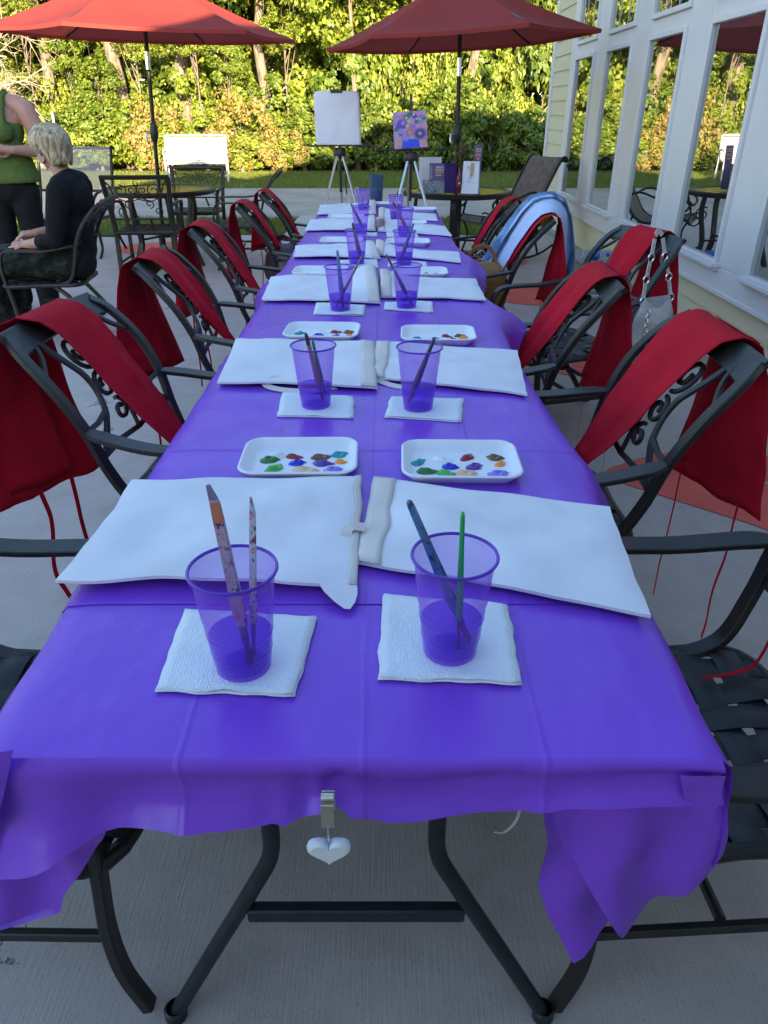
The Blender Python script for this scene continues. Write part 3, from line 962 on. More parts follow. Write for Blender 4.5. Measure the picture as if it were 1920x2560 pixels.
def tail(rws, Y, seed, amp=.020):
    G = []
    fine = []
    ysx = [r[0] for r in rws]
    for k in range(25):
        y = lerp(ysx[0], ysx[-1], k / 24)
        a, c = interp(ysx, [r[1] for r in rws], y), interp(ysx, [r[2] for r in rws], y)
        row = []
        for i in range(17):
            px = lerp(a, c, i / 16)
            q = ony(px, y, Y)
            q.y += amp * nz(q.x * 12 + seed, q.z * 5, seed) + amp * .45 * math.sin(q.x * 60 + 4 * nz(q.z * 6, seed, 1)) * min(1, k / 10)
            row.append(q)
        G.append(row)
    b.sheet(G)
tail([(1985, 1352, 1640), (2120, 1372, 1600), (2235, 1349, 1578), (2300, 1372, 1556), (2345, 1402, 1492), (2390, 1427, 1432)], .612, 3)
tail([(1960, 1380, 1812), (2050, 1385, 1818), (2107, 1400, 1821), (2150, 1430, 1814), (2200, 1463, 1735), (2260, 1505, 1650), (2341, 1557, 1567)], .588, 5)
tail([(1940, 1700, 1815), (2003, 1712, 1800), (2040, 1745, 1783), (2062, 1772, 1780)], .565, 8, .004)
tail([(2030, -90, 262), (2090, -90, 262), (2147, -90, 229), (2245, -90, 156), (2288, -90, 149), (2300, -90, 10)], .625, 7)
tail([(1880, -90, 30), (2000, -90, 8), (2180, -95, -25)], .56, 12)
tag(b.build('tablecloth', M['cloth'], ang=180), 'purple plastic tablecloth hanging in folds over the near table end', 'tablecloth')

# tablecloth weight with a stone heart
c0 = ony(820, 2030, .530)
t = thing('tablecloth_weight', c0, 'white stone heart hanging from a metal clip on the purple hem', 'tablecloth clip')
b = MB(); b.box((0, -.006, .0), (.0145, .0016, .036)); b.box((0, .014, .002), (.0145, .0016, .030)); b.sweep([(-.007, .004, .018), (.007, .004, .018)], .0055, n=10); b.build('clip', M['steel'], t, bevel=.0005)
b = MB(); b.sweep([(0, -.007, -.014), (0, -.009, -.028), (0, -.009, -.040)], .0012, n=8); b.build('pin', M['chrome'], t)
pts = []
for k in range(40):
    a = 2 * PI * k / 40
    x = 16 * math.sin(a) ** 3; y = 13 * math.cos(a) - 5 * math.cos(2 * a) - 2 * math.cos(3 * a) - math.cos(4 * a)
    pts.append((x / 32 * .050, y / 34 * .045))
b = MB()
rings = []
for (s, d) in ((.80, -.0065), (.95, -.0045), (1, 0), (.95, .0045), (.80, .0065)):
    rings.append([Vector((x * s, d - .010, y * s - .050)) for x, y in pts])
b.sheet([r_ + [r_[0]] for r_ in rings])
b.add(rings[0], [tuple(range(40))]); b.add(rings[-1], [tuple(range(39, -1, -1))])
b.build('heart', M['heart'], t)
rb = [ony(px, py, .78) for px, py in ((1235, 2080), (1258, 2082), (1281, 2064), (1296, 2038), (1304, 1990))]
b = MB(); b.sweep(spline(rb, 5), .0045, .0006, up=(.3, .9, .2)); tag(b.build('loose_ribbon', M['ribbon']), 'loose white ribbon dangling below the purple hem near the right leg', 'ribbon')

# ------------------------------------------------------------------ place settings
def lab(*a): return ' '.join(x for x in a if x)
ORD = ['nearest', 'second', 'third', 'fourth', 'fifth', 'farthest']
def place(i, s): return ('at the %s setting on the %s side of the table' % (ORD[i], s))

ZC = ZT + .0022
def tote(i, side, cor, seed, lift=.014, puff=.016, mouth=0.0, flap=0, label='', handle=None):
    """canvas bag lying flat; cor = far-left, far-right, near-right, near-left; its open end points to the middle of the table"""
    zc = ZC + .012
    TL, TR, BR, BL = [onz(px, py, zc) for px, py in cor]
    cen = (TL + TR + BR + BL) / 4; cen.z = ZC
    inner = 1 if side == 'left' else 0
    def flat_pt(u, v):
        a = TL.lerp(TR, u); c = BL.lerp(BR, u); p = a.lerp(c, v)
        p.x += .014 * nz(u * 3 + seed, v * 4, seed) * math.sin(PI * min(1, max(0, u))) ** .5 + .004 * nz(v * 5, seed, 3)
        p.y += .012 * nz(u * 4, v * 3 + seed, seed + 5)
        return p
    def height(u, v):
        w_ = u if inner else 1 - u            # 1 at the open end
        ed = (max(0, math.sin(PI * u)) * max(0, math.sin(PI * v))) ** .35
        h = .006 + puff * ed * (.75 + .5 * nz(u * 2.6 + seed, v * 2.3, seed))
        h += .006 * nz(u * 6, v * 6, seed + 2) * ed
        h += .0055 * ed * math.sin(9 * (u * .6 + v) + 4 * nz(u * 2, v * 2, seed + 8)) + .0025 * ed * nz(u * 14, v * 9, seed + 11)
        h += mouth * math.exp(-((w_ - 1) / .22) ** 2) * (math.sin(PI * min(1, max(0, v * 1.1))) ** .6 if 0 < v < 1 else 0)
        return h
    def low(u, v):
        return lift * (v ** 2.5) * (.55 + .45 * math.sin(PI * min(1, u * 1.05))) + lift * .5 * ((1 - v) ** 4)
    N, Mv = 22, 16
    topg = []; botg = []
    for a in range(Mv + 1):
        rt = []; rbm = []
        for c in range(N + 1):
            u, v = c / N, a / Mv
            p = flat_pt(u, v); lo = low(u, v)
            rt.append(Vector((p.x, p.y, ZC + lo + height(u, v))) - cen)
            rbm.append(Vector((p.x, p.y, ZC + lo + .0005)) - cen)
        topg.append(rt); botg.append(rbm)
    b = MB(); b.sheet(topg); b.sheet([list(reversed(r_)) for r_ in botg])
    b.sheet([topg[-1], botg[-1]]); b.sheet([botg[0], topg[0]])
    L_ = [r_[0] for r_ in topg], [r_[0] for r_ in botg]; R_ = [r_[-1] for r_ in topg], [r_[-1] for r_ in botg]
    if inner: b.sheet([L_[1], L_[0]])
    else: b.sheet([R_[0], R_[1]])
    if not mouth:
        if inner: b.sheet([R_[0], R_[1]])
        else: b.sheet([L_[1], L_[0]])
    if flap:
        e = topg[-1][-4:] if inner else topg[-1][:4]
        b.sheet([e, [p.lerp(e[2], .15) + Vector((.004, -.016, -.004)) for p in e], [p.lerp(e[2], .45) + Vector((.007, -.032, -.008)) for p in e], [p.lerp(e[2], .85) + Vector((.008, -.046, -.011)) for p in e]])
    o = b.build('tote_bag', M['canvas_bag'], ang=55)
    o.location = cen
    tag(o, label, 'tote bag', 'blank canvas tote bags on the table')
    hm = MB(); G = []
    for a in range(Mv + 1):
        row = []
        for c in range(5):
            hw_ = .03 if (i == 0 and side == 'left') else .10; u = (1 - hw_ + hw_ * c / 4) if inner else (hw_ * c / 4); v = a / Mv
            p = flat_pt(u, v); row.append(Vector((p.x, p.y, ZC + low(u, v) + height(u, v) + .0018)) - cen)
        G.append(row)
    hm.sheet(G); hm.build('hem', M['hem'], o, solid=.0016)
    if handle:
        pts = [onz(px, py, ZC + hz) - cen for px, py, hz in handle]
        hb = MB(); hb.sweep(spline(pts, 8), .020, .0025, up=(0, -.25, 1)); hb.build('handle', M['hem'], o)
    return o

TOTES = [
 (0, 'left', [(330, 1203), (905, 1195), (893, 1470), (140, 1457)], 3, .020, .016, 0, 1, 'flat white canvas tote bag under two paint flecked chisel brushes', None),
 (0, 'right', [(935, 1192), (1525, 1265), (1628, 1537), (888, 1402)], 9, .010, .015, 0, 0, 'white canvas tote bag with a beige hem behind the blue and green brushes', [(912, 1318, .018), (880, 1316, .022), (866, 1330, .018), (872, 1350, .010), (900, 1362, .008), (915, 1366, .008)]),
 (1, 'left', [(590, 845), (936, 854), (943, 968), (542, 955)], 14, .012, .014, .012, 0, 'white tote bag with a beige handle loop poking from its near edge', [(770, 945, .006), (690, 945, .016), (664, 958, .008), (690, 972, .004), (770, 978, .004), (840, 968, .003)]),
 (1, 'right', [(943, 852), (1294, 874), (1319, 984), (925, 940)], 21, .008, .014, .012, 0, 'white tote bag with its strap end touching the bag across the table, second row', [(950, 892, .014), (918, 905, .018), (908, 920, .012), (922, 938, .006), (975, 962, .003), (1040, 972, .003)]),
 (2, 'left', [(677, 691), (934, 668), (951, 755), (654, 747)], 27, .010, .015, .045, 0, 'tote bag with a raised hem corner by the blue brush, third row left', None),
 (2, 'right', [(949, 690), (1190, 695), (1215, 747), (952, 740)], 31, .008, .014, .055, 0, 'tote bag with a gaping mouth by the slanting dark brush, third row right', None),
 (3, 'left', [(739, 614), (932, 608), (951, 645), (733, 641)], 36, .014, .018, .03, 0, 'tote bag with a dark ruck in its near edge, fourth row left', None),
 (3, 'right', [(943, 616), (1148, 628), (1152, 653), (938, 634)], 41, .006, .013, .05, 0, 'tote bag with a crumpled mouth beside the teal and green brush, fourth row right', None),
 (4, 'left', [(775, 548), (937, 543), (939, 575), (762, 574)], 47, .010, .014, .035, 0, 'tote bag with a pointed far corner, fifth row left', None),
 (4, 'right', [(946, 548), (1113, 564), (1130, 587), (945, 575)], 52, .006, .013, .04, 0, 'tote bag with a rumpled mouth near a metal tin, fifth row right', None),
 (5, 'left', [(800, 512), (938, 504), (941, 533), (793, 535)], 58, .010, .016, .035, 0, 'farthest white tote bag on the left, in front of the blank pad easel', None),
 (5, 'right', [(948, 524), (1090, 533), (1094, 550), (946, 541)], 63, .006, .012, .03, 0, 'farthest white tote bag on the right, in front of the flower painting', None),
]
for a in TOTES: tote(a[0], a[1], a[2], a[3], a[4], a[5], a[6], a[7], a[8], a[9])

PAINT = {'teal': (.0, .30, .32), 'white': (.80, .80, .82), 'crimson': (.30, .012, .030), 'brown': (.16, .075, .025), 'green': (.02, .16, .035), 'lime': (.07, .42, .06), 'blue': (.015, .02, .50),
         'purple': (.11, .035, .30), 'orange': (.85, .26, .01), 'peach': (.80, .46, .27), 'lilac': (.26, .16, .62)}
def tray(i, side, cpx, w_, d_, rot, paints, label):
    c = onz(cpx[0], cpx[1], ZC + .01); c.z = ZC
    t = thing('foam_tray', c, label, 'paint tray', 'white foam paint trays', rot)
    def loop(hw, hd, z, cr, n=9):
        out = []
        for q, (sx, sy) in enumerate(((1, 1), (-1, 1), (-1, -1), (1, -1))):
            for k in range(n):
                a = q * PI / 2 + (PI / 2) * k / (n - 1)
                out.append(Vector((sx * (hw - cr) + cr * math.cos(a), sy * (hd - cr) + cr * math.sin(a), z + .0007 * nz(a * 3, z * 90, cr * 50))))
        return out
    H, D = w_ / 2, d_ / 2
    secs = [(H - .020, D - .020, .0, .022), (H - .002, D - .002, .019, .034), (H, D, .022, .036), (H - .0025, D - .0025, .0245, .035), (H - .006, D - .006, .0235, .032), (H - .020, D - .020, .0075, .020), (H - .028, D - .028, .0055, .014)]
    b = MB(); P = [loop(*s) for s in secs]
    b.sheet(P, closed=True)
    k = len(P[0])
    b.add(P[0], [tuple(range(k - 1, -1, -1))]); b.add(P[-1], [tuple(range(k))])
    b.build('tray', M['foam'], t, ang=60)
    for q, (name, fx, fy, s) in enumerate(paints):
        r_ = random.Random(i * 31 + q + (7 if side == 'left' else 0))
        bb = MB(); a0 = r_.uniform(-.8, .8)
        Mx = Matrix.Rotation(a0, 3, 'Z')
        s *= 1.28; nr, na = 8, 36
        vs = []
        for u in range(nr + 1):
            f = u / nr
            for k2 in range(na):
                a = 2 * PI * k2 / na
                rad = s * f * (1 + .08 * math.sin(2 * a + q) + .06 * math.sin(3 * a + 2 * q))
                tl = max(0, math.cos(a - .4)) ** 24 * s * .5 * f
                x_, y_ = (rad + tl) * math.cos(a), (rad * .72 + tl) * math.sin(a)
                z_ = .0062 * (1 - f ** 2.6) * (1 + .35 * math.sin(6 * f + a + q)) * (s / .014) ** .5
                vs.append(Mx @ Vector((x_, y_, 0)) + Vector((fx * (w_ / 2 - .026), fy * (d_ / 2 - .022), .0058 + max(0, z_))))
        fs = []
        for u in range(nr):
            for k2 in range(na):
                k3 = (k2 + 1) % na
                fs.append((u * na + k2, u * na + k3, (u + 1) * na + k3, (u + 1) * na + k2))
        bb.add(vs, fs)
        o = bb.build('paint_blob', solid(PAINT[name], .22, 0, .15), t, ang=180)
        o['label'] = name + ' paint blob'
    return t
full_l = [('white', -.55, .48, .015), ('crimson', -.18, .35, .012), ('brown', .42, .28, .014), ('teal', .84, .45, .013), ('green', -.72, .10, .015), ('blue', -.08, -.12, .013), ('purple', .48, -.15, .015),
          ('orange', .90, -.05, .010), ('lime', -.55, -.55, .016), ('peach', .12, -.70, .018), ('lilac', .72, -.66, .014)]
full_r = [('teal', -.92, .10, .013), ('white', -.40, .35, .014), ('crimson', .18, .48, .013), ('brown', .78, .50, .013), ('blue', -.25, -.15, .013), ('purple', .28, -.15, .014), ('orange', .88, .05, .010),
          ('green', -.75, -.48, .015), ('lime', -.35, -.62, .014), ('peach', .05, -.66, .016), ('lilac', .75, -.66, .016)]
mid_l = [('teal', -.80, .0, .013), ('white', -.1, .25, .013), ('crimson', .42, .30, .013), ('brown', .86, .28, .014), ('blue', -.15, -.35, .014), ('purple', .5, -.45, .014), ('orange', .95, -.30, .010)]
mid_r = [('teal', -.72, -.35, .014), ('crimson', .28, .15, .012), ('brown', .74, .20, .013), ('orange', .86, -.12, .011), ('blue', -.15, -.5, .013), ('purple', .45, -.6, .015)]
tray(0, 'left', (750, 1150), .238, .178, .015, full_l, 'foam tray of eleven paints with teal at its right end, near left')
tray(0, 'right', (1150, 1158), .240, .182, -.02, full_r, 'foam tray of eleven paints with teal at its left end, near right')
tray(1, 'left', (806, 832), .242, .178, -.05, mid_l, 'foam tray behind the black tipped brush, second row left')
tray(1, 'right', (1095, 840), .238, .175, -.03, mid_r, 'foam tray behind the dark brush leaning right, second row right')
tray(2, 'left', (802, 681), .245, .175, -.03, [('teal', -.62, -.45, .013), ('white', .1, .1, .014)], 'foam tray with one teal blob behind the blue brush, third row left')
tray(2, 'right', (1050, 683), .245, .170, -.02, [('lime', .25, -.1, .017), ('teal', .72, -.25, .016)], 'foam tray with lime and teal blobs, third row right')
tray(3, 'left', (855, 604), .24, .170, -.02, [('green', -.1, -.2, .016), ('lime', .55, -.2, .014)], 'foam tray with two green blobs, fourth row left')
tray(3, 'right', (1020, 607), .24, .17, -.03, [('teal', .55, -.2, .016)], 'foam tray with a teal blob, fourth row right')
tray(4, 'left', (866, 544), .25, .16, 0, [('teal', .3, 0, .012)], 'foam tray almost hidden by a tote, fifth row left')
tray(4, 'right', (1020, 559), .24, .16, -.05, [('teal', .25, .1, .014)], 'foam tray with a teal blob, fifth row right')
tray(5, 'right', (1048, 525), .25, .16, 0, [('teal', .7, -.1, .015)], 'farthest foam tray on the right table edge')
tray(5, 'right', (968, 511), .22, .16, 0, [('teal', -.1, .1, .015)], 'farthest foam tray at the centre of the far table end')

def napkin(i, side, cor, seed, label):
    P4 = [onz(px, py, ZC + .003) for px, py in cor]
    cen = sum(P4, Vector()) / 4; cen.z = ZC
    def pt(u, v, s=1.0):
        p = P4[0].lerp(P4[1], u).lerp(P4[3].lerp(P4[2], u), v)
        p = cen + (p - cen) * s
        p.x += .0035 * nz(v * 5, seed, u * 2); p.y += .0035 * nz(u * 5, seed + 3, v * 2)
        return p
    b = MB(); N = 14
    g0 = []; g1 = []
    for a in range(N + 1):
        r0 = []; r1 = []
        for c in range(N + 1):
            u, v = c / N, a / N
            p = pt(u, v)
            curl = (max(abs(u - .5), abs(v - .5)) * 2) ** 5
            z = ZC + .0040 + .0022 * nz(u * 3, v * 3, seed) + curl * .006 * max(0, nz(u * 2 + seed, v * 2, 7) + .2)
            r0.append(Vector((p.x, p.y, z)) - cen)
            p2 = pt(u, v, 1.018)
            r1.append(Vector((p2.x, p2.y, ZC + .0016 + .0012 * nz(u * 3, v * 3, seed + 2))) - cen)
        g0.append(r0); g1.append(r1)
    b.sheet(g0); b.sheet(g1)
    o = b.build('napkin', M['napkin'], ang=180, solid=.0012); o.location = cen
    tag(o, label, 'napkin', 'paper napkins under the cups')
def c4(sx, sy, ox, oy, *pts): return [(ox + x / sx, oy + y / sx) for x, y in pts]
D_ = 1.1573
def dsp(*pts): return [(x * D_, y * D_) for x, y in pts]
NAPS = [
 (0, 'left', [(463, 1525), (790, 1543), (735, 1737), (390, 1725)], 'embossed white napkin under the nearest cup on the left'),
 (0, 'right', [(960, 1487), (1267, 1515), (1303, 1708), (947, 1695)], 'embossed white napkin under the nearest cup on the right'),
 (1, 'left', dsp((610, 850), (763, 858), (763, 902), (600, 898)), 'white napkin under the cup with black tipped brush, second row left'),
 (1, 'right', dsp((845, 858), (1000, 862), (995, 910), (832, 900)), 'white napkin with a curled front edge, second row right'),
 (2, 'left', c4(2.592, 0, 600, 400, (495, 928), (810, 942), (800, 1005), (478, 997)), 'white napkin under the blue brush cup, third row left'),
 (2, 'right', c4(2.592, 0, 600, 400, (940, 922), (1245, 920), (1250, 985), (935, 967)), 'white napkin under the cup with a slanting dark brush, third row right'),
 (3, 'left', c4(2.592, 0, 600, 400, (650, 650), (888, 640), (897, 697), (652, 692)), 'white napkin under the cup, fourth row left'),
 (3, 'right', c4(2.592, 0, 600, 400, (968, 655), (1205, 662), (1212, 690), (958, 690)), 'white napkin under the teal brush cup, fourth row right'),
 (4, 'left', c4(2.592, 0, 600, 400, (697, 468), (885, 472), (890, 495), (692, 490)), 'white napkin under the cup, fifth row left'),
 (4, 'right', c4(2.592, 0, 600, 400, (948, 468), (1150, 482), (1158, 503), (955, 498)), 'white napkin under the cup, fifth row right'),
 (5, 'left', c4(2.592, 0, 600, 400, (735, 330), (860, 332), (865, 345), (730, 345)), 'white napkin under the farthest cup on the left'),
 (5, 'right', c4(2.592, 0, 600, 400, (930, 378), (1060, 380), (1066, 395), (926, 393)), 'white napkin under the farthest cup on the right'),
]
for q, a in enumerate(NAPS): napkin(a[0], a[1], a[2], 3 + q * 5, a[3])

# cups: one of each, lathed with the ribbed lower wall
CH, RT, RB = .149, .0535, .0355
cup_proto = None
def cup(i, side, px, label, sc=1.0):
    global cup_proto
    base = onz(px[0], px[1], ZC + .006); base.z = ZC + .0062
    if cup_proto is None:
        t = thing('plastic_cup', (0, 0, 0), 'x', 'cup')
        prof = [(.0, .003), (RB - .004, .003), (RB, .0)]
        for k in range(1, 60):
            f = k / 59
            r = lerp(RB, RT - .002, f)
            if .10 < f < .78: r += .0011 * max(0, math.sin(f * 2 * PI * 16)) ** 6
            prof.append((r, f * CH))
        MB().lathe(prof, 40).build('wall', M['cup'], t, ang=180)
        MB().sweep([(RT * math.cos(2 * PI * k / 40), RT * math.sin(2 * PI * k / 40), CH) for k in range(40)], .0022, n=8, closed=True).build('rim', M['cuprim'], t, ang=180)
        wl = .052; rw = lerp(RB, RT, wl / CH) - .0015
        MB().lathe([(0, .005), (RB - .002, .005), (rw, wl), (rw - .004, wl - .0006), (0, wl - .0008)], 32).build('water', M['waterm'], t, ang=60)
        cup_proto = t
    else:
        t = copy_tree(cup_proto)
    t.location = base; t.scale = (sc, sc, sc)
    t.rotation_euler.z = rnd.uniform(0, 6)
    tag(t, label, 'cup', 'purple plastic cups of water')
    return base

def brush(a, tipw, r0, r1, hcol, kind, label, bris=(.10, .045, .03), tipcol=None, flecks=False, fer=(.5, .45, .42)):
    """a = bristle end in the cup, tipw = handle end; r0 near the ferrule, r1 at the tip"""
    a = Vector(a); tp = Vector(tipw); L = (tp - a).length; d = (tp - a) / L
    t = thing('paint_brush', a, label, 'paint brush', 'paint brushes standing in the cups')
    q = Vector((0, 0, 1)).rotation_difference(d); t.rotation_mode = 'QUATERNION'; t.rotation_quaternion = q
    bl, fl = L * .13, L * .10
    b = MB(); b.sweep([(0, 0, .002), (0, 0, bl * .5), (0, 0, bl)], [r0 * 1.5, r0 * 1.35, r0 * .95], n=10, sy=.45); b.build('bristles', solid(bris, .8, 0, .6), t)
    b = MB(); b.sweep([(0, 0, bl), (0, 0, bl + fl)], [r0 * .98, r0 * 1.02], n=12, sy=.75); b.build('ferrule', solid(fer, .35, .7), t)
    z0 = bl + fl
    b = MB()
    if kind == 'flat':
        ws = [r0 * 1.0, r0 * 1.25, r0 * 1.05, r0 * .95, r0 * .85, r0 * .35]; zs = [z0, lerp(z0, L, .12), lerp(z0, L, .4), lerp(z0, L, .8), lerp(z0, L, .88), L]
        b.sweep([(0 if k < 5 else -r0 * .5, 0, z) for k, z in enumerate(zs)], [w_ * 2 for w_ in ws], [r0 * 1.1] * 5 + [r0 * .5], up=(0, 1, 0))
    else:
        ws = [r0 * .9, r0 * 1.25, r0 * 1.1, lerp(r0, r1, .6), r1, r1 * .8, r1 * .3]; zs = [z0, lerp(z0, L, .12), lerp(z0, L, .3), lerp(z0, L, .65), lerp(z0, L, .94), lerp(z0, L, .985), L]
        b.sweep([(0, 0, z) for z in zs], ws, n=12)
    if flecks: mat_ = M[flecks]
    else: mat_ = solid(hcol, .25, 0, .05)
    h = b.build('handle', mat_, t)
    if tipcol:
        b = MB(); b.sweep([(0, 0, lerp(z0, L, .78)), (0, 0, lerp(z0, L, .94)), (0, 0, lerp(z0, L, .985)), (0, 0, L + .0005)], [lerp(r0, r1, .78) * 1.04, r1 * 1.05, r1 * .85, r1 * .32], n=12); b.build('handle_tip', solid(tipcol, .3), t)
    return t

def mat_flecked(name, base, cols, scale, bands=None):
    m, nt, bs, out = new_mat(name)
    v = coord(nt, 'Object', (1, 1, .5))
    n = noise(nt, scale, 3, v, .6)
    st = [(.36, cols[0]), (.44, base), (.56, base), (.60, cols[1]), (.66, cols[2])]
    c = ramp(nt, n.outputs['Fac'], st)
    if bands:
        sep = nt.nodes.new('ShaderNodeSeparateXYZ'); lk(nt, coord(nt, 'Object'), sep.inputs[0])
        for (z0, z1, col) in bands:
            f = math_(nt, 'MULTIPLY', math_(nt, 'GREATER_THAN', sep.outputs['Z'], z0), math_(nt, 'LESS_THAN', sep.outputs['Z'], z1))
            c = mixc(nt, math_(nt, 'MULTIPLY', f, .85), c, col)
    lk(nt, c, bs.inputs['Base Color']); bs.inputs['Roughness'].default_value = .12; bs.inputs['Specular IOR Level'].default_value = .7
    return m
M['fleck1'] = mat_flecked('flecked_acrylic_pink', (.42, .30, .42), [(.10, .04, .10), (.50, .10, .18), (.62, .32, .30)], 130, [(.205, .232, (.55, .14, .05)), (.235, .262, (.12, .12, .24)), (.284, .34, (.62, .38, .16))])
M['fleck2'] = mat_flecked('flecked_acrylic_clear', (.52, .50, .60), [(.16, .03, .05), (.45, .03, .03), (.55, .35, .40)], 150)
M['fleck3'] = mat_flecked('speckled_blue_handle', (.055, .15, .33), [(.03, .03, .10), (.06, .18, .36), (.10, .22, .38)], 120)

def setting(i, side, cpx, brs, label):
    base = cup(i, side, cpx, label)
    for (bx, by, tx, ty, args, lb, dy) in brs:
        bot = ony(bx, by, base.y + dy)
        bot.z = max(bot.z, base.z + .006)
        # keep the bristles inside the cup
        v = Vector((bot.x - base.x, bot.y - base.y)); lim = RB - .008
        if v.length > lim: v = v * (lim / v.length)
        bot.x, bot.y = base.x + v.x, base.y + v.y
        tip = ony(tx, ty, base.y + dy * .3 + .012)
        brush(bot, tip, label=lb, **args)
def A(r0, r1, hcol, kind='round', **k): return dict(r0=r0, r1=r1, hcol=hcol, kind=kind, **k)
setting(0, 'left', (610, 1660), [(628, 1672, 527, 1212, A(.0068, .005, (.4, .3, .4), 'flat', flecks='fleck1', bris=(.12, .06, .07), fer=(.35, .25, .30)), 'thick chisel brush with pink, orange and blue bands, in the near left cup', -.004),
                                 (634, 1640, 631, 1242, A(.0042, .004, (.5, .5, .55), 'flat', flecks='fleck2', bris=(.14, .08, .10), fer=(.40, .30, .38)), 'slim clear chisel brush flecked with red paint, in the near left cup', .008)],
        'nearest purple cup on the left, two paint flecked chisel brushes in it')
setting(0, 'right', (1124, 1622), [(1172, 1600, 1021, 1250, A(.0068, .0048, (.05, .14, .3), flecks='fleck3', bris=(.26, .06, .035), fer=(.12, .18, .24)), 'thick speckled blue handled brush in the near right cup', .004),
                                   (1144, 1640, 1157, 1279, A(.0040, .0030, (.02, .36, .10), bris=(.05, .06, .07), fer=(.40, .14, .06)), 'slim translucent green brush standing in the near right cup', -.006)],
        'nearest purple cup on the right, one blue and one green brush in it')
setting(1, 'left', (790, 1012), [(808, 1000, 764, 833, A(.0062, .0045, (.28, .16, .10), tipcol=(.02, .018, .02), bris=(.13, .05, .03)), 'tan brush with a black handle end, second row left cup', -.004),
                                 (812, 985, 781, 850, A(.0045, .0035, (.01, .26, .07), bris=(.05, .06, .05)), 'green brush behind the tan one, second row left cup', .012)], 'purple cup with tan and green brushes, second row left')
setting(1, 'right', (1045, 1018), [(1020, 1008, 1086, 845, A(.0062, .0042, (.035, .035, .04), bris=(.30, .07, .04), fer=(.15, .13, .12)), 'dark brush leaning right in the second row right cup', -.004),
                                   (1030, 995, 1088, 842, A(.0045, .0035, (.01, .26, .07), bris=(.05, .06, .05)), 'green brush behind the dark one, second row right cup', .014)], 'purple cup with a dark brush leaning right, second row right')
setting(2, 'left', (851, 773), [(858, 772, 843, 625, A(.0075, .005, (.10, .20, .42), bris=(.22, .06, .04), fer=(.10, .12, .2)), 'upright blue brush in the third row left cup', 0),
                                (840, 772, 907, 637, A(.0042, .003, (.30, .16, .07), bris=(.05, .04, .07)), 'thin brown brush leaning right, third row left cup', .01)], 'purple cup with an upright blue brush, third row left')
setting(2, 'right', (1016, 767), [(1030, 763, 965, 635, A(.0062, .0036, (.05, .04, .07), bris=(.10, .05, .09), tipcol=(.15, .07, .04)), 'dark slanting brush in the third row right cup', 0)], 'purple cup with one dark slanting brush, third row right')
setting(3, 'left', (892, 658), [(902, 655, 881, 557, A(.0075, .005, (.20, .14, .12), tipcol=(.02, .02, .02), bris=(.20, .05, .04)), 'grey brown brush with black end, fourth row left cup', 0),
                                (908, 650, 887, 570, A(.0042, .003, (.03, .24, .12), bris=(.05, .06, .05)), 'green brush, fourth row left cup', .012)], 'purple cup with black ended brush, fourth row left')
setting(3, 'right', (1010, 661), [(999, 658, 1034, 558, A(.0075, .005, (.02, .17, .24), bris=(.22, .06, .05), fer=(.1, .22, .12)), 'teal brush leaning right, fourth row right cup', 0)], 'purple cup with a teal brush leaning right, fourth row right')
setting(4, 'left', (902, 584), [(913, 584, 870, 494, A(.0070, .004, (.10, .12, .11), tipcol=(.5, .5, .5), bris=(.2, .07, .05)), 'dark brush with pale end, fifth row left cup', 0)], 'purple cup with pale ended dark brush, fifth row left')
setting(4, 'right', (1011, 590), [(1022, 582, 982, 504, A(.0080, .0050, (.24, .13, .09), tipcol=(.02, .02, .02), bris=(.24, .07, .05)), 'brown brush with black end, fifth row right cup', 0)], 'purple cup with a brown brush, fifth row right')
setting(5, 'left', (909, 530), [(911, 525, 893, 467, A(.0065, .004, (.45, .44, .50), bris=(.10, .06, .10)), 'pale brush in the farthest left cup', 0),
                                (913, 525, 923, 498, A(.005, .004, (.04, .10, .06), bris=(.05, .05, .05)), 'dark green brush in the farthest left cup', .01)], 'farthest purple cup on the left, pale brush in it')
setting(5, 'right', (990, 549), [(988, 546, 994, 477, A(.0065, .004, (.52, .48, .46), tipcol=(.02, .02, .03), bris=(.28, .05, .04)), 'pale brush with black end in the farthest right cup', 0)], 'farthest purple cup on the right, black ended pale brush in it')

# smoky tumbler and tin near the far end
g0 = onz(941, 507, ZC); 
t = thing('tumbler', g0, 'tall smoky blue tumbler between the easels on the far table end', 'tumbler')
MB().lathe([(0, .004), (.044, .004), (.047, 0), (.058, .205), (.056, .205), (.046, .01)], 28).build('glass', M['tumbler'], t)
MB().lathe([(0, .005), (.045, .005), (.050, .09), (0, .09)], 24).build('water', M['waterm'], t)
brush((g0.x, g0.y, ZC + .012), ony(957, 448, g0.y + .02), .006, .0035, (.42, .40, .42), 'round', 'pale brush standing in the smoky tumbler')
c = onz(951, 576, ZC); t = thing('metal_tin', c, 'small dull metal tin lying among the crumpled bags, fifth row', 'tin')
MB().lathe([(0, 0), (.028, 0), (.028, .004), (.026, .006), (.026, .062), (.0285, .064), (.0285, .070), (.020, .074), (0, .074)], 24).build('can', M['steel'], t)
MB().lathe([(.0265, .015), (.0268, .017), (.0268, .055), (.0265, .057)], 24).build('label_band', solid((.30, .22, .24), .6), t)
# ------------------------------------------------------------------ patio armchairs
def xsweep(b, path, w, h):
    """flat bar whose width stays along x"""
    P = [Vector(p) for p in path]
    ups = []
    for i in range(len(P)):
        T = (P[min(i + 1, len(P) - 1)] - P[max(i - 1, 0)]).normalized()
        ups.append(Vector((1, 0, 0)).cross(T))
    b.sweep(P, w, h, up=ups)

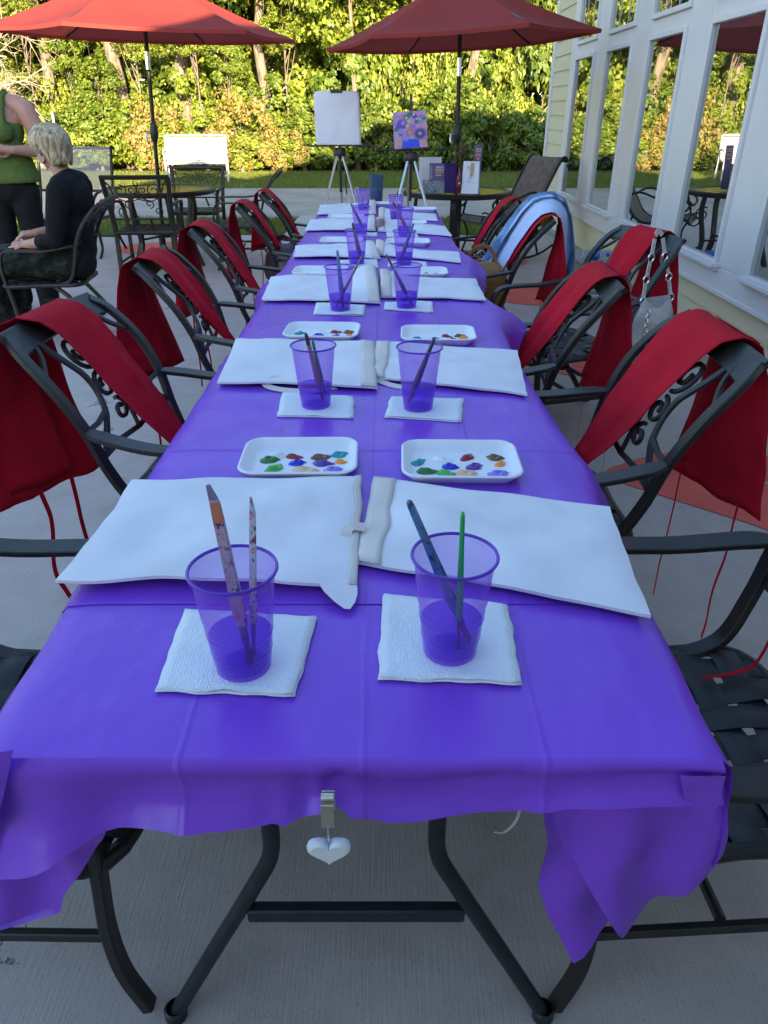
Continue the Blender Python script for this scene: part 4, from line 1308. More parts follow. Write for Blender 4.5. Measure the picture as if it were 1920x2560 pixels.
BACKP = [(-.225, .55), (-.255, .655), (-.310, .76), (-.385, .845), (-.43, .885)]
_bz = [p[1] for p in BACKP]; _by = [p[0] for p in BACKP]
def backmap(s, t):
    """ornament plane of the chair back: s across, t from arm height to crest"""
    z = lerp(.555, .872, t)
    return Vector((s, interp(_bz, _by, z) + .002, z))
def spiral(cx, ct, r, a0, turns, sgn, n=22):
    out = []
    for k in range(n):
        f = k / (n - 1); a = a0 + sgn * turns * 2 * PI * f; q = r * (1 - .72 * f)
        out.append((cx + q * math.cos(a), ct + q * math.sin(a) / .36))
    return out
SEAT_STRAPS = None
def make_armchair():
    t = thing('patio_armchair', (0, 0, 0), 'x', 'chair')
    for s in (-1, 1):
        b = MB()
        pts = spline([(s * .205, .08, .400), (s * .214, -.06, .405), (s * .226, -.165, .435), (s * .243, -.215, .53), (s * .258, -.252, .655), (s * .266, -.306, .76), (s * .254, -.378, .845), (s * .222, -.424, .884)], 6)
        xsweep(b, pts, [lerp(.036, .032, i / (len(pts) - 1)) for i in range(len(pts))], .019)
        b.build('back_post', M['chair'], t, ang=28)
        b = MB()
        pts = spline([(s * .256, -.248, .652), (s * .276, -.19, .644), (s * .292, -.06, .626), (s * .290, .08, .628), (s * .272, .18, .622), (s * .256, .222, .57), (s * .247, .232, .48), (s * .240, .222, .38), (s * .236, .208, .24), (s * .236, .212, .12), (s * .236, .238, .012)], 6)
        m = len(pts)
        xsweep(b, pts, [interp([0, .08, .35, .45, 1], [.030, .052, .050, .030, .028], i / (m - 1)) for i in range(m)], [interp([0, .4, .5, 1], [.013, .013, .018, .022], i / (m - 1)) for i in range(m)])
        b.build('arm', M['chair'], t, ang=28)
        b = MB()
        pts = spline([(s * .205, -.05, .395), (s * .212, -.13, .33), (s * .222, -.235, .19), (s * .236, -.37, .0)], 6)
        xsweep(b, pts, .028, .022)
        b.box((s * .236, -.365, .006), (.032, .04, .012))
        b.build('rear_leg', M['chair'], t, ang=28)
        b = MB(); b.sweep([(s * .234, .206, .215), (s * .222, -.225, .205)], .020, .014, up=(1, 0, 0)); b.build('stretcher', M['chair'], t)
    b = MB(); b.sweep([(-.222, -.225, .205), (.222, -.225, .205)], .010, n=8); b.sweep([(-.215, -.02, .21), (.215, -.02, .21)], .010, n=8); b.build('crossbar', M['chair'], t)
    b = MB()   # broad flat crest
    P = []; U = []
    tn = Vector((0, -.045, .046)).normalized()
    for k in range(17):
        f = k / 16 * 2 - 1
        P.append(Vector((f * .236, -.412 - .006 * (1 - f * f), .866 + .010 * (1 - f * f)))); U.append(tn.cross(Vector((1, 0, 0))))
    b.sweep(P, [.072 + .010 * abs(k / 16 * 2 - 1) ** 3 for k in range(17)], .017, up=U)
    b.build('crest', M['chair'], t, ang=28)
    b = MB()   # scrollwork
    def bar(st, w=.013):
        b.sweep([backmap(s_, t_) for s_, t_ in st], w, .011, up=(0, -.8, -.5))
    for s in (-1, 1):
        arc = spline([(s * .150, 1.0, 0), (s * .142, .86, 0), (s * .112, .66, 0), (s * .104, .50, 0), (s * .125, .34, 0), (s * .175, .17, 0), (s * .222, .05, 0)], 6)
        bar([(p.x, p.y) for p in arc], .017)
        arc = spline([(s * .165, 1.0, 0), (s * .185, .88, 0), (s * .216, .80, 0), (s * .250, .74, 0)], 5)
        bar([(p.x, p.y) for p in arc], .014)
        bar([(s * .125, .34), (s * .185, .30), (s * .246, .30)], .014)
        for (cx, ct, r, a0, sg, tu) in ((.052, .78, .046, -PI / 2, 1, 1.35), (.052, .50, .040, PI / 2, -1, 1.3), (.050, .27, .036, PI / 2, 1, 1.2)):
            st = spiral(cx, ct, r, a0, tu, sg)
            bar([(s * x, y) for x, y in st], .011)
    bar([(0, 1.0), (0, .9), (0, .62), (0, .38), (0, .15), (0, .04)], .009)
    bar([(-.222, .05), (-.12, .07), (0, .04), (.12, .07), (.222, .05)], .015)
    b.build('scrollwork', M['chair'], t, ang=28)
    b = MB()
    loop = spline([(-.235, .235, .405), (0, .262, .405), (.235, .235, .405), (.226, 0, .405), (.212, -.205, .405), (0, -.225, .405), (-.212, -.205, .405), (-.226, 0, .405)], 6, closed=True)
    b.sweep(loop, .014, n=10, closed=True)
    b.build('seat_frame', M['chair'], t)
    b = MB()   # woven straps
    nx, ny = 6, 6
    def strap(fn, n=36, w=.056):
        pts = [fn(k / n) for k in range(n + 1)]
        b.sweep([p for p, u in pts], w, .003, up=[u for p, u in pts])
    for i in range(nx):
        xx = (i - (nx - 1) / 2) * .070
        def fy(f, xx=xx, i=i):
            y = lerp(-.232, .264, f); e = min(f, 1 - f)
            z = .4205 - .012 * math.sin(PI * f) - (.022 * max(0, 1 - e / .03))
            z += .0042 * math.sin(f * PI * ny * 1.0 + i * PI)
            return Vector((xx * lerp(.92, 1.03, f), y, z)), Vector((0, 0, 1))
        strap(fy, w=.054)
    for j in range(ny):
        yy = -.165 + j * .075
        def fx(f, yy=yy, j=j):
            hw = lerp(.226, .246, (yy + .2) / .43); x = lerp(-hw, hw, f); e = min(f, 1 - f)
            z = .4205 - .012 * math.sin(PI * f) - (.022 * max(0, 1 - e / .03))
            z -= .0042 * math.sin((f - .04) * PI * nx / .92 + j * PI)
            return Vector((x, yy, z)), Vector((0, 0, 1))
        strap(fx, w=.056)
    b.build('seat', M['strap'], t, ang=60)
    return t
chair0 = make_armchair(); used = [False]
CHG = 'black scroll back armchairs along the purple table'
def armchair(x, y, rz, label, group=CHG):
    c = chair0 if not used[0] else copy_tree(chair0)
    used[0] = True
    c.location = (x, y, 0); c.rotation_euler = (0, 0, rz)
    return tag(c, label, 'chair', group)

# ---- aprons draped over the crests
def drape(v, off=0.0):
    """profile over the crest, front end (v=0) to the rear end (v=1)"""
    P = [(-.115, .435), (-.150, .48), (-.202, .57), (-.252, .66), (-.304, .76), (-.357, .855), (-.392, .897), (-.440, .911), (-.470, .893), (-.484, .82), (-.489, .70), (-.491, .58), (-.492, .46), (-.493, .36), (-.494, .28)]
    L = [0]
    for a, c in zip(P, P[1:]): L.append(L[-1] + math.hypot(c[0] - a[0], c[1] - a[1]))
    return P, L
_DP, _DL = drape(0)
L_CREST = _DL[7]
def dpos(l):
    """point at path length l from the crest: negative in front, positive behind"""
    q = l + L_CREST
    return interp(_DL, [p[0] for p in _DP], q), interp(_DL, [p[1] for p in _DP], q)
def cloth_piece(b, lf, lr, cx, hw, seed, amp=.012, folds=3.0, off=0.0, ragged=.02, n=44, m=20, slant=0.0, twist=0.0):
    """lf, lr = lengths in front and behind; cx(l), hw(l) = centre and half width"""
    G = []
    for a in range(n + 1):
        row = []
        for c in range(m + 1):
            u = c / m * 2 - 1
            l0 = lerp(-lf, lr, a / n)
            endf = max(0, (abs(l0) - .12)) * 1.0
            l = l0 * (1 + (ragged * nz(u * 2.2, seed, 1) + slant * u) * min(1, abs(l0) / max(.1, (lf if l0 < 0 else lr))))
            y, z = dpos(l)
            k = min(1, max(0, (abs(l) - .06) / .22))
            wv = amp * (.2 + .8 * k) * (.55 + .55 * math.sin(u * folds * 2.0 + seed + 1.6 * nz(l * 3, seed, 2)) + .7 * nz(u * 1.6 + seed, l * 3.5, 3)) + .006 * k * nz(u * 3.2 + l * 5 + seed, l * 9 - u * 2, 7)
            y1, z1 = dpos(l - .012); y2, z2 = dpos(l + .012)
            tl_ = math.hypot(y2 - y1, z2 - z1) or 1
            ny_, nz_ = (z2 - z1) / tl_, -(y2 - y1) / tl_
            o_ = off(u) if callable(off) else off
            dd = o_ + max(-.002, wv) * (1 if abs(l) > .05 else .3) + .0016 * (abs(u) > .86)
            y += ny_ * dd; z += nz_ * dd
            if twist and l > .08:      # the side nearest the table swings in under the leaning back
                q_ = (1 + math.copysign(1, twist) * u) / 2
                y += abs(twist) * q_ * (l - .08) - .10 * (1 - q_) * (l - .08)
            x = cx(l) + u * hw(l) * (1 + .05 * nz(l * 6, u * 1.3, seed))
            row.append(Vector((x, y, z)))
        G.append(row)
    b.sheet(G)
    return G
def tie_string(b, p, length, seed, sway=.03, y_out=0.0):
    pts = [Vector(p)]
    for k in range(1, 9):
        f = k / 8
        pts.append(Vector((p[0] + sway * nz(f * 2.2, seed, 1) * f ** .6, p[1] + y_out * f + .012 * nz(f * 2, seed, 4), p[2] - length * f)))
    b.sweep(spline(pts, 3), .016, .0014, up=(.25, 1, .05))
APG = 'red aprons hung over the chair backs'
def apron(ch, lf, lr, cf, cc, cr, wf, wc, wr, seed, label, ties_r=((-.05, .38), (.04, .42)), ties_f=((-.03, .2),), folds=3.0, amp=.012, slant=0.0, group=APG, twist=.24):
    tw = -twist if ch in Lch else twist
    b = MB()
    cx = lambda l: interp([-lf, -.10, .0, .10, lr], [cf, lerp(cf, cc, .7), cc, lerp(cr, cc, .6), cr], l)
    hw = lambda l: interp([-lf, -lf * .65, -.10, .0, .10, lr], [wf * .55, wf, lerp(wf, wc, .8), wc, lerp(wr, wc, .55), wr], l)
    cloth_piece(b, lf, lr, cx, hw, seed, amp, folds, .004, .022, slant=slant, twist=tw)
    # a second, folded-under layer at the back
    cloth_piece(b, -.015, lr * .92, lambda l: cr + .30 * wr + .01 * l, lambda l: wr * .66, seed + 9, amp * .8, 2.2, .0075, .03, 20, 12, twist=tw)
    o = b.build('apron', M['apron'], ang=180, solid=.0022)
    o.matrix_world = ch.matrix_basis.copy()
    tag(o, label, 'apron', group)
    y, z = dpos(lr)
    for k, (dx, ln) in enumerate(ties_r):
        tb = MB(); q_ = (1 + math.copysign(1, tw) * dx * 2.0 / wr) / 2; tie_string(tb, (cr + dx * 2.0, y - .005 + abs(tw) * q_ * (lr - .08) - .10 * (1 - q_) * (lr - .08), z + .02), min(ln, z - .015), seed + k, .05); tb.build('tie', M['tie'], o)
    y, z = dpos(-lf)
    for k, (dx, ln) in enumerate(ties_f):
        tb = MB()
        pts = [Vector((cf + dx, y + .012, z + .02)), Vector((cf + dx * 1.3, y + .03, max(.432, z - ln * .4))), Vector((cf + dx * 1.6 + .01, y + .06, .434)), Vector((cf + dx * 2, y + .13, .432))]
        tb.sweep(spline(pts, 5), .010, .0015, up=(.2, .6, .7)); tb.build('tie', M['tie'], o)
    return o

LC = [(-.65, .92, 0, 'nearest armchair on the left side, mostly out of the picture'),
      (-.50, 1.97, -.10, 'second armchair on the left side, its scrollwork showing beside a red apron'),
      (-.47, 2.93, .04, 'third armchair on the left side of the purple table'),
      (-.475, 3.78, .04, 'fourth armchair on the left side of the purple table'),
      (-.43, 4.75, .05, 'fifth armchair on the left side, with a dark plum bag on its seat'),
      (-.40, 5.45, .06, 'farthest armchair on the left side, beside the blank pad easel')]
RC = [(.53, .93, .04, 'nearest armchair on the right side, woven seat in full view'),
      (.42, 1.80, 0, 'second armchair on the right side, scrollwork showing beside a red apron'),
      (.33, 2.57, -.04, 'third armchair on the right side, its front arm curving into a leg'),
      (.82, 3.40, .31, 'armchair pulled back towards the windows with a handbag hung on it'),
      (.45, 4.17, -.08, 'armchair under a denim jacket, a tan handbag on its seat'),
      (.37, 4.85, -.02, 'farthest armchair on the right side, beside the brown sling chair')]
Lch = [armchair(x, y, -PI / 2 + r, lb) for x, y, r, lb in LC]
Rch = [armchair(x, y, PI / 2 + r, lb) for x, y, r, lb in RC]
bpy.context.view_layer.update()
# chair-local +x is towards the viewer on the left side and away from the viewer on the right side
apron(Lch[1], .57, .52, -.10, .035, .125, .10, .115, .165, 3, 'red apron on the second left chair, its front end trailing onto the seat', ((-.03, .45), (.02, .47)), ((-.02, .2), (.03, .2)), 2.0)
apron(Lch[2], .55, .50, -.09, .05, .05, .085, .115, .21, 8, 'red apron on the third left chair with a broad square back flap', ((.02, .42), (-.03, .44)), ((0, .2),), 2.4, .016)
apron(Lch[3], .55, .44, -.09, .03, .05, .085, .115, .185, 13, 'red apron on the fourth left chair, narrow in front and wide behind', ((.03, .40), (-.02, .42)), ((0, .2), (.02, .2)), 2.8)
apron(Lch[4], .36, .46, -.02, .05, .05, .08, .10, .12, 19, 'red apron on the fifth left chair above the plum bag', ((.0, .38), (-.05, .40)), ((0, .1),), 3)
apron(Lch[5], .42, .40, -.05, .04, .06, .08, .10, .13, 23, 'red apron on the farthest left chair', ((.0, .38), (-.04, .4)), ((0, .1),), 3)
apron(Lch[0], .52, .45, .0, .03, .03, .08, .10, .15, 27, 'red apron on the nearest left chair, only its end in the picture', ((.0, .38), (-.04, .4)), ((0, .1),), 3)
apron(Rch[0], .40, .46, .12, .10, .05, .08, .09, .13, 31, 'red apron on the nearest right chair, only its ties in the picture', ((.03, .40), (-.03, .42)), ((0, .3),), 3)
apron(Rch[1], .52, .46, .105, .03, -.04, .12, .145, .165, 37, 'bright red apron on the second right chair with its scrolls showing beside it', ((.05, .44), (-.05, .46)), ((.02, .2), (-.03, .3)), 1.6, .010)
apron(Rch[2], .56, .47, .09, .0, -.04, .10, .125, .155, 41, 'red apron on the third right chair, a long twisted end hanging in front', ((.05, .42), (-.03, .40)), ((0, .2), (.03, .2)), 2.2, .018)
apron(Rch[3], .30, .40, .0, -.01, -.04, .10, .11, .13, 47, 'red apron on the pulled back chair, beside the silver handbag', ((.05, .4),), (), 2)
apron(Rch[4], .34, .48, -.07, -.09, -.09, .06, .075, .11, 53, 'red apron beside the denim jacket on the fifth right chair', ((.03, .36), (-.04, .38)), (), 3.2, .014)
apron(Rch[5], .40, .30, .06, .02, .0, .075, .08, .10, 59, 'red apron on the farthest right chair with its ends knotted', ((.03, .3),), ((0, .15), (.02, .2)), 2.4)

# denim jacket with pale lining
def jacket(ch):
    b = MB()
    cloth_piece(b, .50, .56, lambda l: .125 + .02 * l, lambda l: interp([-.5, -.1, 0, .12, .5], [.13, .11, .10, .13, .16], l), 71, .030, 2.6, lambda u: .075 + .030 * (u + 1) / 2 - .05 * max(0, u - .3), .20, 40, 18)
    o = b.build('denim_jacket', M['denim'], ang=180, solid=.003); o.matrix_world = ch.matrix_basis.copy()
    tag(o, 'faded denim jacket with pale lining slung over a chair back', 'jacket')
    b = MB(); cloth_piece(b, .52, .42, lambda l: -.010, lambda l: interp([-.5, 0, .42], [.085, .075, .075], l), 77, .014, 3.0, lambda u: .012 + .070 * (u + 1) / 2, .06, 40, 14)
    b.build('lining', M['lining'], o, ang=180, solid=.003)
    s = MB(); G = []
    for a in range(15):          # empty sleeve hanging behind
        f = a / 14; yy, zz = dpos(.10 + .46 * f)
        ring = [Vector((.150 + .012 * math.sin(5 * f) + (.045 - .008 * f) * math.cos(q), yy - .045 + (.026 + .006 * math.sin(9 * f)) * math.sin(q), zz)) for q in [2 * PI * k / 14 for k in range(14)]]
        G.append(ring)
    s.sheet(G, closed=True); s.build('sleeve', M['denim'], o, ang=180)
jacket(Rch[4])

# bags
def pouch(name, loc, size, rz, mat, label, seed, sag=.25, cinch=.75):
    t = thing(name, loc, label, 'handbag', rz=rz)
    b = MB(); G = []
    W, D, H = size
    for a in range(19):
        f = a / 18
        k = interp([0, .08, .35, .7, .92, 1], [.80, .98, 1.08, .95, cinch, cinch * .9], f)
        z = H * f - (.0 if f < .9 else .0)
        ring = []
        for c in range(36):
            q = 2 * PI * c / 36
            s = .045 * math.sin(7 * q + seed + 2 * f) + .09 * nz(math.cos(q) * 1.6 + seed, math.sin(q) * 1.6, f * 2.6)
            cc, ss = math.cos(q), math.sin(q)
            e = .62
            x_ = math.copysign(abs(cc) ** e, cc) * W / 2 * k * (1 + s); y_ = math.copysign(abs(ss) ** e, ss) * D / 2 * (k if f < .85 else k * lerp(1, .35, (f - .85) / .15)) * (1 + s)
            ring.append(Vector((x_, y_, max(0, z + sag * .05 * nz(cc * 2, ss * 2, seed + f) * f - .03 * f * f * abs(cc) * sag))))
        G.append(ring)
    b.sheet(G, closed=True)
    b.add(G[0], [tuple(range(35, -1, -1))]); b.add(G[-1], [tuple(range(36))])
    b.build('body', mat, t, ang=180)
    return t
t = pouch('handbag', (.54, 4.08, .425), (.26, .20, .24), .3, M['tan_leather'], 'slouchy tan leather handbag on a chair seat under the denim jacket', 2)
b = MB(); b.sweep(spline([(-.10, .02, .22), (-.07, .02, .29), (0, .02, .325), (.06, .02, .29), (.09, .02, .22)], 6), .020, .006, up=(0, 1, 0)); b.build('handle', M['tan_leather'], t)
b = MB(); b.sweep([(.022 * math.cos(2 * PI * k / 20) - .03, -.03, .285 + .022 * math.sin(2 * PI * k / 20)) for k in range(20)], .0035, n=8, closed=True); b.build('ring', M['steel'], t)
b = MB(); b.sweep(spline([(-.06, -.105, .20), (-.03, -.125, .12), (.0, -.12, .06)], 5), .03, .005, up=(0, -1, 0)); b.build('tassel', M['tan_leather'], t)
t = pouch('handbag', (-.60, 4.80, .425), (.31, .23, .23), -.4, M['plum_leather'], 'dark plum crinkled handbag on the fifth left chair seat', 5, .5, .8)
b = MB()
b.sweep(spline([(-.11, -.02, .17), (-.08, -.03, .25), (0, -.05, .275), (.06, -.05, .24), (.10, -.03, .17)], 6), .022, .006, up=(0, 1, 0)); b.build('handle', M['plum_leather'], t)
# pearl handbag hung from the pulled back chair
bg = ony(1632, 830, 3.18); bx, by = bg.x, 3.20
t = thing('handbag', (bx, by, .36), 'pearl grey handbag on a ringed strap hanging from the pulled back chair', 'handbag', rz=.5)
b = MB(); G = []
for a in range(17):
    f = a / 16
    k = interp([0, .1, .4, .8, 1], [.55, .85, 1.05, .82, .60], f)
    ring = []
    for c in range(32):
        q = 2 * PI * c / 32
        s = .10 * nz(math.cos(q) * 1.8, math.sin(q) * 1.8, f * 3 + 4)
        ring.append(Vector((.125 * k * math.cos(q) * (1 + s), .062 * k * math.sin(q) * (1 + s) * (1 if f < .85 else lerp(1, .3, (f - .85) / .15)), .27 * f + .05 * (abs(math.cos(q)) ** 2) * f * f)))
    G.append(ring)
b.sheet(G, closed=True); b.add(G[0], [tuple(range(31, -1, -1))]); b.add(G[-1], [tuple(range(32))])
b.build('body', M['silver_leather'], t, ang=180)
st = MB(); rg = MB(); sd_ = MB()
top = Vector((.01, .06, .56))
for s in (-1, 1):
    a0 = Vector((s * .085, 0, .30))
    pts = [a0, a0.lerp(top, .33) + Vector((s * .012, 0, 0)), a0.lerp(top, .66) + Vector((s * .014, 0, 0)), top + Vector((s * .02, 0, 0))]
    for q in range(3):
        p, r_ = pts[q], pts[q + 1]; d = (r_ - p)
        st.sweep([p + d * .18, p + d * .5, p + d * .86], .020, .005, up=(0, 1, 0))
        for h_ in (.3, .7): sd_.ball(p + d * h_ + Vector((0, -.004, 0)), .0035, 8)
        ctr = p + d * .04
        rg.sweep([ctr + Vector((.017 * math.cos(2 * PI * k / 18), 0, .017 * math.sin(2 * PI * k / 18))) for k in range(18)], .0032, n=7, closed=True)
ch_ = MB()
for k in range(9):
    c = Vector((-.10 - .004 * math.sin(k), -.055, .27 - k * .022))
    ch_.sweep([c + Vector(((.009 * math.cos(2 * PI * q / 12)) if k % 2 else 0, 0 if k % 2 else .009 * math.cos(2 * PI * q / 12), .013 * math.sin(2 * PI * q / 12))) for q in range(12)], .0026, n=6, closed=True)
st.sweep(spline([top + Vector((-.02, 0, 0)), top + Vector((0, .01, .018)), top + Vector((.02, 0, 0))], 5), .020, .005, up=(0, 1, 0))
st.build('strap', M['silver_leather'], t); rg.build('ring', M['chrome'], t); sd_.build('stud', M['chrome'], t); ch_.build('chain', M['chrome'], t)
# ------------------------------------------------------------------ round tables, umbrellas
def round_table(x, y, r, h, label, seed=0):
    t = thing('round_table', (x, y, 0), label, 'table', 'round bronze patio tables', seed)
    b = MB(); prof = [(r - .045, h - .045), (r - .012, h - .045), (r, h - .035), (r + .002, h - .012), (r - .010, h), (r - .050, h - .001), (r - .052, h - .010), (r - .045, h - .045)]
    b.lathe(prof, 56); b.build('rim', M['bronze'], t)
    b = MB(); b.lathe([(.024, h - .008), (r - .05, h - .008)], 56); b.build('glass_top', M['tglass'], t)
    b = MB()
    for k in range(2):
        a = k * PI / 2; b.sweep([(-(r - .04) * math.cos(a), -(r - .04) * math.sin(a), h - .022), ((r - .04) * math.cos(a), (r - .04) * math.sin(a), h - .022)], .03, .02, up=(0, 0, 1))
    b.lathe([(.03, h - .07), (.045, h - .07), (.045, h - .004), (.024, h - .004), (.024, h - .07)], 20)
    b.lathe([(.028, .25), (.05, .25), (.05, .285), (.028, .285), (.028, .25)], 20)
    b.build('hub', M['bronze'], t)
    for k in range(4):
        a = PI / 4 + k * PI / 2; c, s = math.cos(a), math.sin(a)
        b = MB()
        pts = spline([(r * .74, 0, h - .03), (r * .76, 0, h * .75), (r * .66, 0, h * .45), (r * .64, 0, h * .30), (r * .74, 0, h * .10), (r * .80, 0, 0)], 6)
        P = [Vector((p.x * c, p.x * s, p.z)) for p in pts]
        b.sweep(P, [lerp(.05, .062, i / (len(P) - 1)) for i in range(len(P))], .030, up=(c, s, 0))
        b.sweep([Vector((.045 * c, .045 * s, .268)), Vector((r * .645 * c, r * .645 * s, .268))], .028, .018, up=(0, 0, 1))
        b.build('leg', M['bronze'], t)
    return t
def umbrella(base, top, rimz, R_, phi, tilt, label):
    t = thing('patio_umbrella', base, label, 'umbrella', 'terracotta market umbrellas')
    B = Vector(base); T_ = Vector(top) - B
    def on(z): return T_ * ((z) / T_.z)
    b = MB(); b.lathe([(0, 0), (.24, 0), (.25, .012), (.22, .045), (.08, .075), (.035, .10), (.032, .30), (.024, .305), (0, .305)], 36); b.build('base', M['bronze'], t)
    b = MB(); b.sweep([on(.05), on(1.16), on(T_.z + .03)], .019, n=14); b.build('pole', M['bronze'], t)
    b = MB(); b.sweep([on(1.12), on(1.15), on(1.20), on(1.26), on(1.29)], [.022, .034, .040, .034, .022], n=14); b.build('crank_housing', M['blackplastic'], t)
    b = MB(); p = on(1.2); b.sweep([p + Vector((-.03, -.02, 0)), p + Vector((-.065, -.03, 0)), p + Vector((-.07, -.04, -.05)), p + Vector((-.06, -.05, -.075))], .009, n=8); b.build('crank_handle', M['alu'], t)
    b = MB(); b.sweep([on(rimz - .28), on(rimz - .14)], .0225, n=14); b.build('pole_collar', M['chrome'], t)
    c0 = on(rimz)
    Rm = Matrix.Rotation(tilt[1], 3, 'Y') @ Matrix.Rotation(tilt[0], 3, 'X')
    rise = T_.z - rimz
    def cp(f, ang, sag):
        z = rise * (1 - f) ** 1.12 - sag
        return c0 + Rm @ Vector((R_ * f * math.cos(ang), R_ * f * math.sin(ang), z))
    rim = []
    G = []
    rows, per = 10, 8
    vang = [phi + k * PI / 3 for k in range(6)]
    for a in range(rows + 1):
        f = a / rows; ring = []
        for k in range(6):
            for q in range(per):
                g = q / per
                v0 = Vector((math.cos(vang[k]), math.sin(vang[k]), 0)); v1 = Vector((math.cos(vang[k] + PI / 3), math.sin(vang[k] + PI / 3), 0))
                d = v0.lerp(v1, g)
                pinch = 1 - .045 * math.sin(PI * g) * f
                z = rise * (1 - f) ** 1.12 - .050 * math.sin(PI * g) * math.sin(PI * min(1, f * .93))
                ring.append(c0 + Rm @ Vector((d.x * R_ * f * pinch, d.y * R_ * f * pinch, z)))
        G.append(ring)
    G.append([p + Vector((0, 0, -.028)) for p in G[-1]])
    b = MB(); b.sheet(G[1:], closed=True); b.sheet([[c0 + Rm @ Vector((0, 0, rise + .005))] * 48, G[1]], closed=True)
    b.build('canopy', M['canopy'], t, ang=28)
    run = on(rimz + .085)
    for k in range(6):
        b = MB(); b.sweep([cp(.04, vang[k], .02), cp(.5, vang[k], .022), cp(.985, vang[k], .012)], .012, .016, up=(0, 0, 1)); rb = b.build('rib', M['bronze'], t)
        b = MB(); b.sweep([run + Vector((.03 * math.cos(vang[k]), .03 * math.sin(vang[k]), 0)), cp(.46, vang[k], .03)], .009, .013, up=(0, 0, 1)); b.build('strut', M['bronze'], rb)
    b = MB(); b.sweep([run + Vector((0, 0, -.05)), run + Vector((0, 0, -.02)), run + Vector((0, 0, .025))], [.028, .042, .042], n=16); b.build('runner', M['blackplastic'], t)
    b = MB(); q = c0 + Rm @ Vector((0, 0, rise)); b.lathe([(0, .0), (.05, 0), (.04, .03), (.02, .05), (.02, .08), (0, .09)], 16, q); b.build('finial', M['bronze'], t)
    return t
round_table(-2.24, 7.86, .55, .712, 'round bronze table with a glass top under the left umbrella', .3)
round_table(.70, 7.55, .52, .722, 'round bronze table holding gift bags and signs under the right umbrella', .62)
umbrella((-2.29, 7.86, 0), (-2.13, 7.80, 2.50), 2.0, 1.38, R(20), (R(1.5), R(1.2)), 'left terracotta umbrella, sunlit on its top')
umbrella((.71, 7.55, 0), (.66, 7.60, 2.42), 1.94, 1.21, R(50), (0, R(-2.8)), 'right terracotta umbrella, wholly in shade')

# ------------------------------------------------------------------ square backed chairs at the left table
def square_chair(x, y, rz, zt, label):
    t = thing('dining_armchair', (x, y, 0), label, 'chair', 'square backed scroll chairs at the left table', rz)
    for s in (-1, 1):
        b = MB(); xsweep(b, spline([(s * .285, -.30, zt), (s * .270, -.245, .62), (s * .262, -.215, .42), (s * .262, -.23, .2), (s * .262, -.27, 0)], 5), .040, .026); b.build('back_post', M['bronze'], t)
        b = MB(); xsweep(b, spline([(s * .272, -.245, .64), (s * .29, -.1, .655), (s * .29, .12, .645), (s * .275, .2, .60), (s * .26, .21, .45), (s * .26, .21, .2), (s * .26, .22, 0)], 5), .034, .022); b.build('arm', M['bronze'], t)
        b = MB(); b.sweep([(s * .26, -.22, .15), (s * .26, .2, .15)], .018, .014, up=(1, 0, 0)); b.build('stretcher', M['bronze'], t)
    b = MB(); P = [(f * .30, -.302 - .02 * (1 - f * f), zt + .004) for f in [k / 8 * 2 - 1 for k in range(9)]]; b.sweep(P, .030, .034, up=(0, -.2, 1))
    b.build('top_rail', M['bronze'], t)
    b = MB()
    def bm(s_, z): return Vector((s_, interp([.42, .62, zt], [-.215, -.245, -.30], z) - .012, z))
    def bar(st, w=.012): b.sweep([bm(*p) for p in st], w, .010, up=(0, -1, 0))
    z1, z0 = zt - .05, zt - .16
    for s in (-1, 1):
        bar([(s * .27, zt - .02), (s * .235, zt - .06), (s * .20, z0)])
        zc = (z1 + z0) / 2
        for cx, sg in ((.145, 1), (.05, -1)):
            r_ = .055 if cx > .1 else .034
            st = []
            for k in range(20):
                f = k / 19; a = PI / 2 * sg * 1.0 + sg * f * 2 * PI * 1.2; q = r_ * (1 - .7 * f)
                st.append((s * (cx + q * math.cos(a) * 1.1), zc + q * math.sin(a) * .9))
            bar(st, .010)
        bar([(s * .02, z1 + .012), (0, zc), (-s * .03, z0 - .005), (-s * .10, z0 - .035)], .010)
        for cz in (.595, .66):
            st = []
            for k in range(16):
                f = k / 15; a = -PI / 2 + f * 2 * PI * 1.1; q = .040 * (1 - .65 * f)
                st.append((s * (.09 if cz > .63 else .16) + s * q * math.cos(a), cz + q * math.sin(a)))
            bar(st, .009)
        bar([(s * .07, .53), (s * .10, .44)], .02)
    bar([(-.262, .53), (0, .53), (.262, .53)], .016)
    bar([(-.20, z0), (-.1, z0 - .04), (0, z0 - .015), (.1, z0 - .04), (.20, z0)], .010)
    b.build('scrollwork', M['bronze'], t)
    b = MB()
    for i in range(7):
        yy = -.19 + i * .068
        b.sweep([(-.255, yy, .405), (-.245, yy, .428), (0, yy, .420), (.245, yy, .428), (.255, yy, .405)], .058, .004, up=(0, 0, 1))
    for i in range(6):
        xx = -.19 + i * .076
        b.sweep([(xx, -.235, .41), (xx, -.22, .430), (xx, 0, .424), (xx, .225, .430), (xx, .24, .405)], .058, .004, up=(0, 0, 1))
    b.build('seat', M['strap'], t)
    b = MB(); b.sweep([(-.25, -.225, .41), (.25, -.225, .41), (.25, .225, .41), (-.25, .225, .41)], .03, .03, up=(0, 0, 1), closed=True); b.build('seat_frame', M['bronze'], t)
    return t
square_chair(-2.20, 7.22, .06, .875, 'square backed chair with its back to the viewer at the left table')
square_chair(-2.08, 8.62, PI + .05, .83, 'square backed chair behind the left table, facing the viewer')
armchair(-1.42, 7.62, PI / 2 + .12, 'curved armchair at the right side of the left glass table', 'scroll back armchairs away from the purple table')

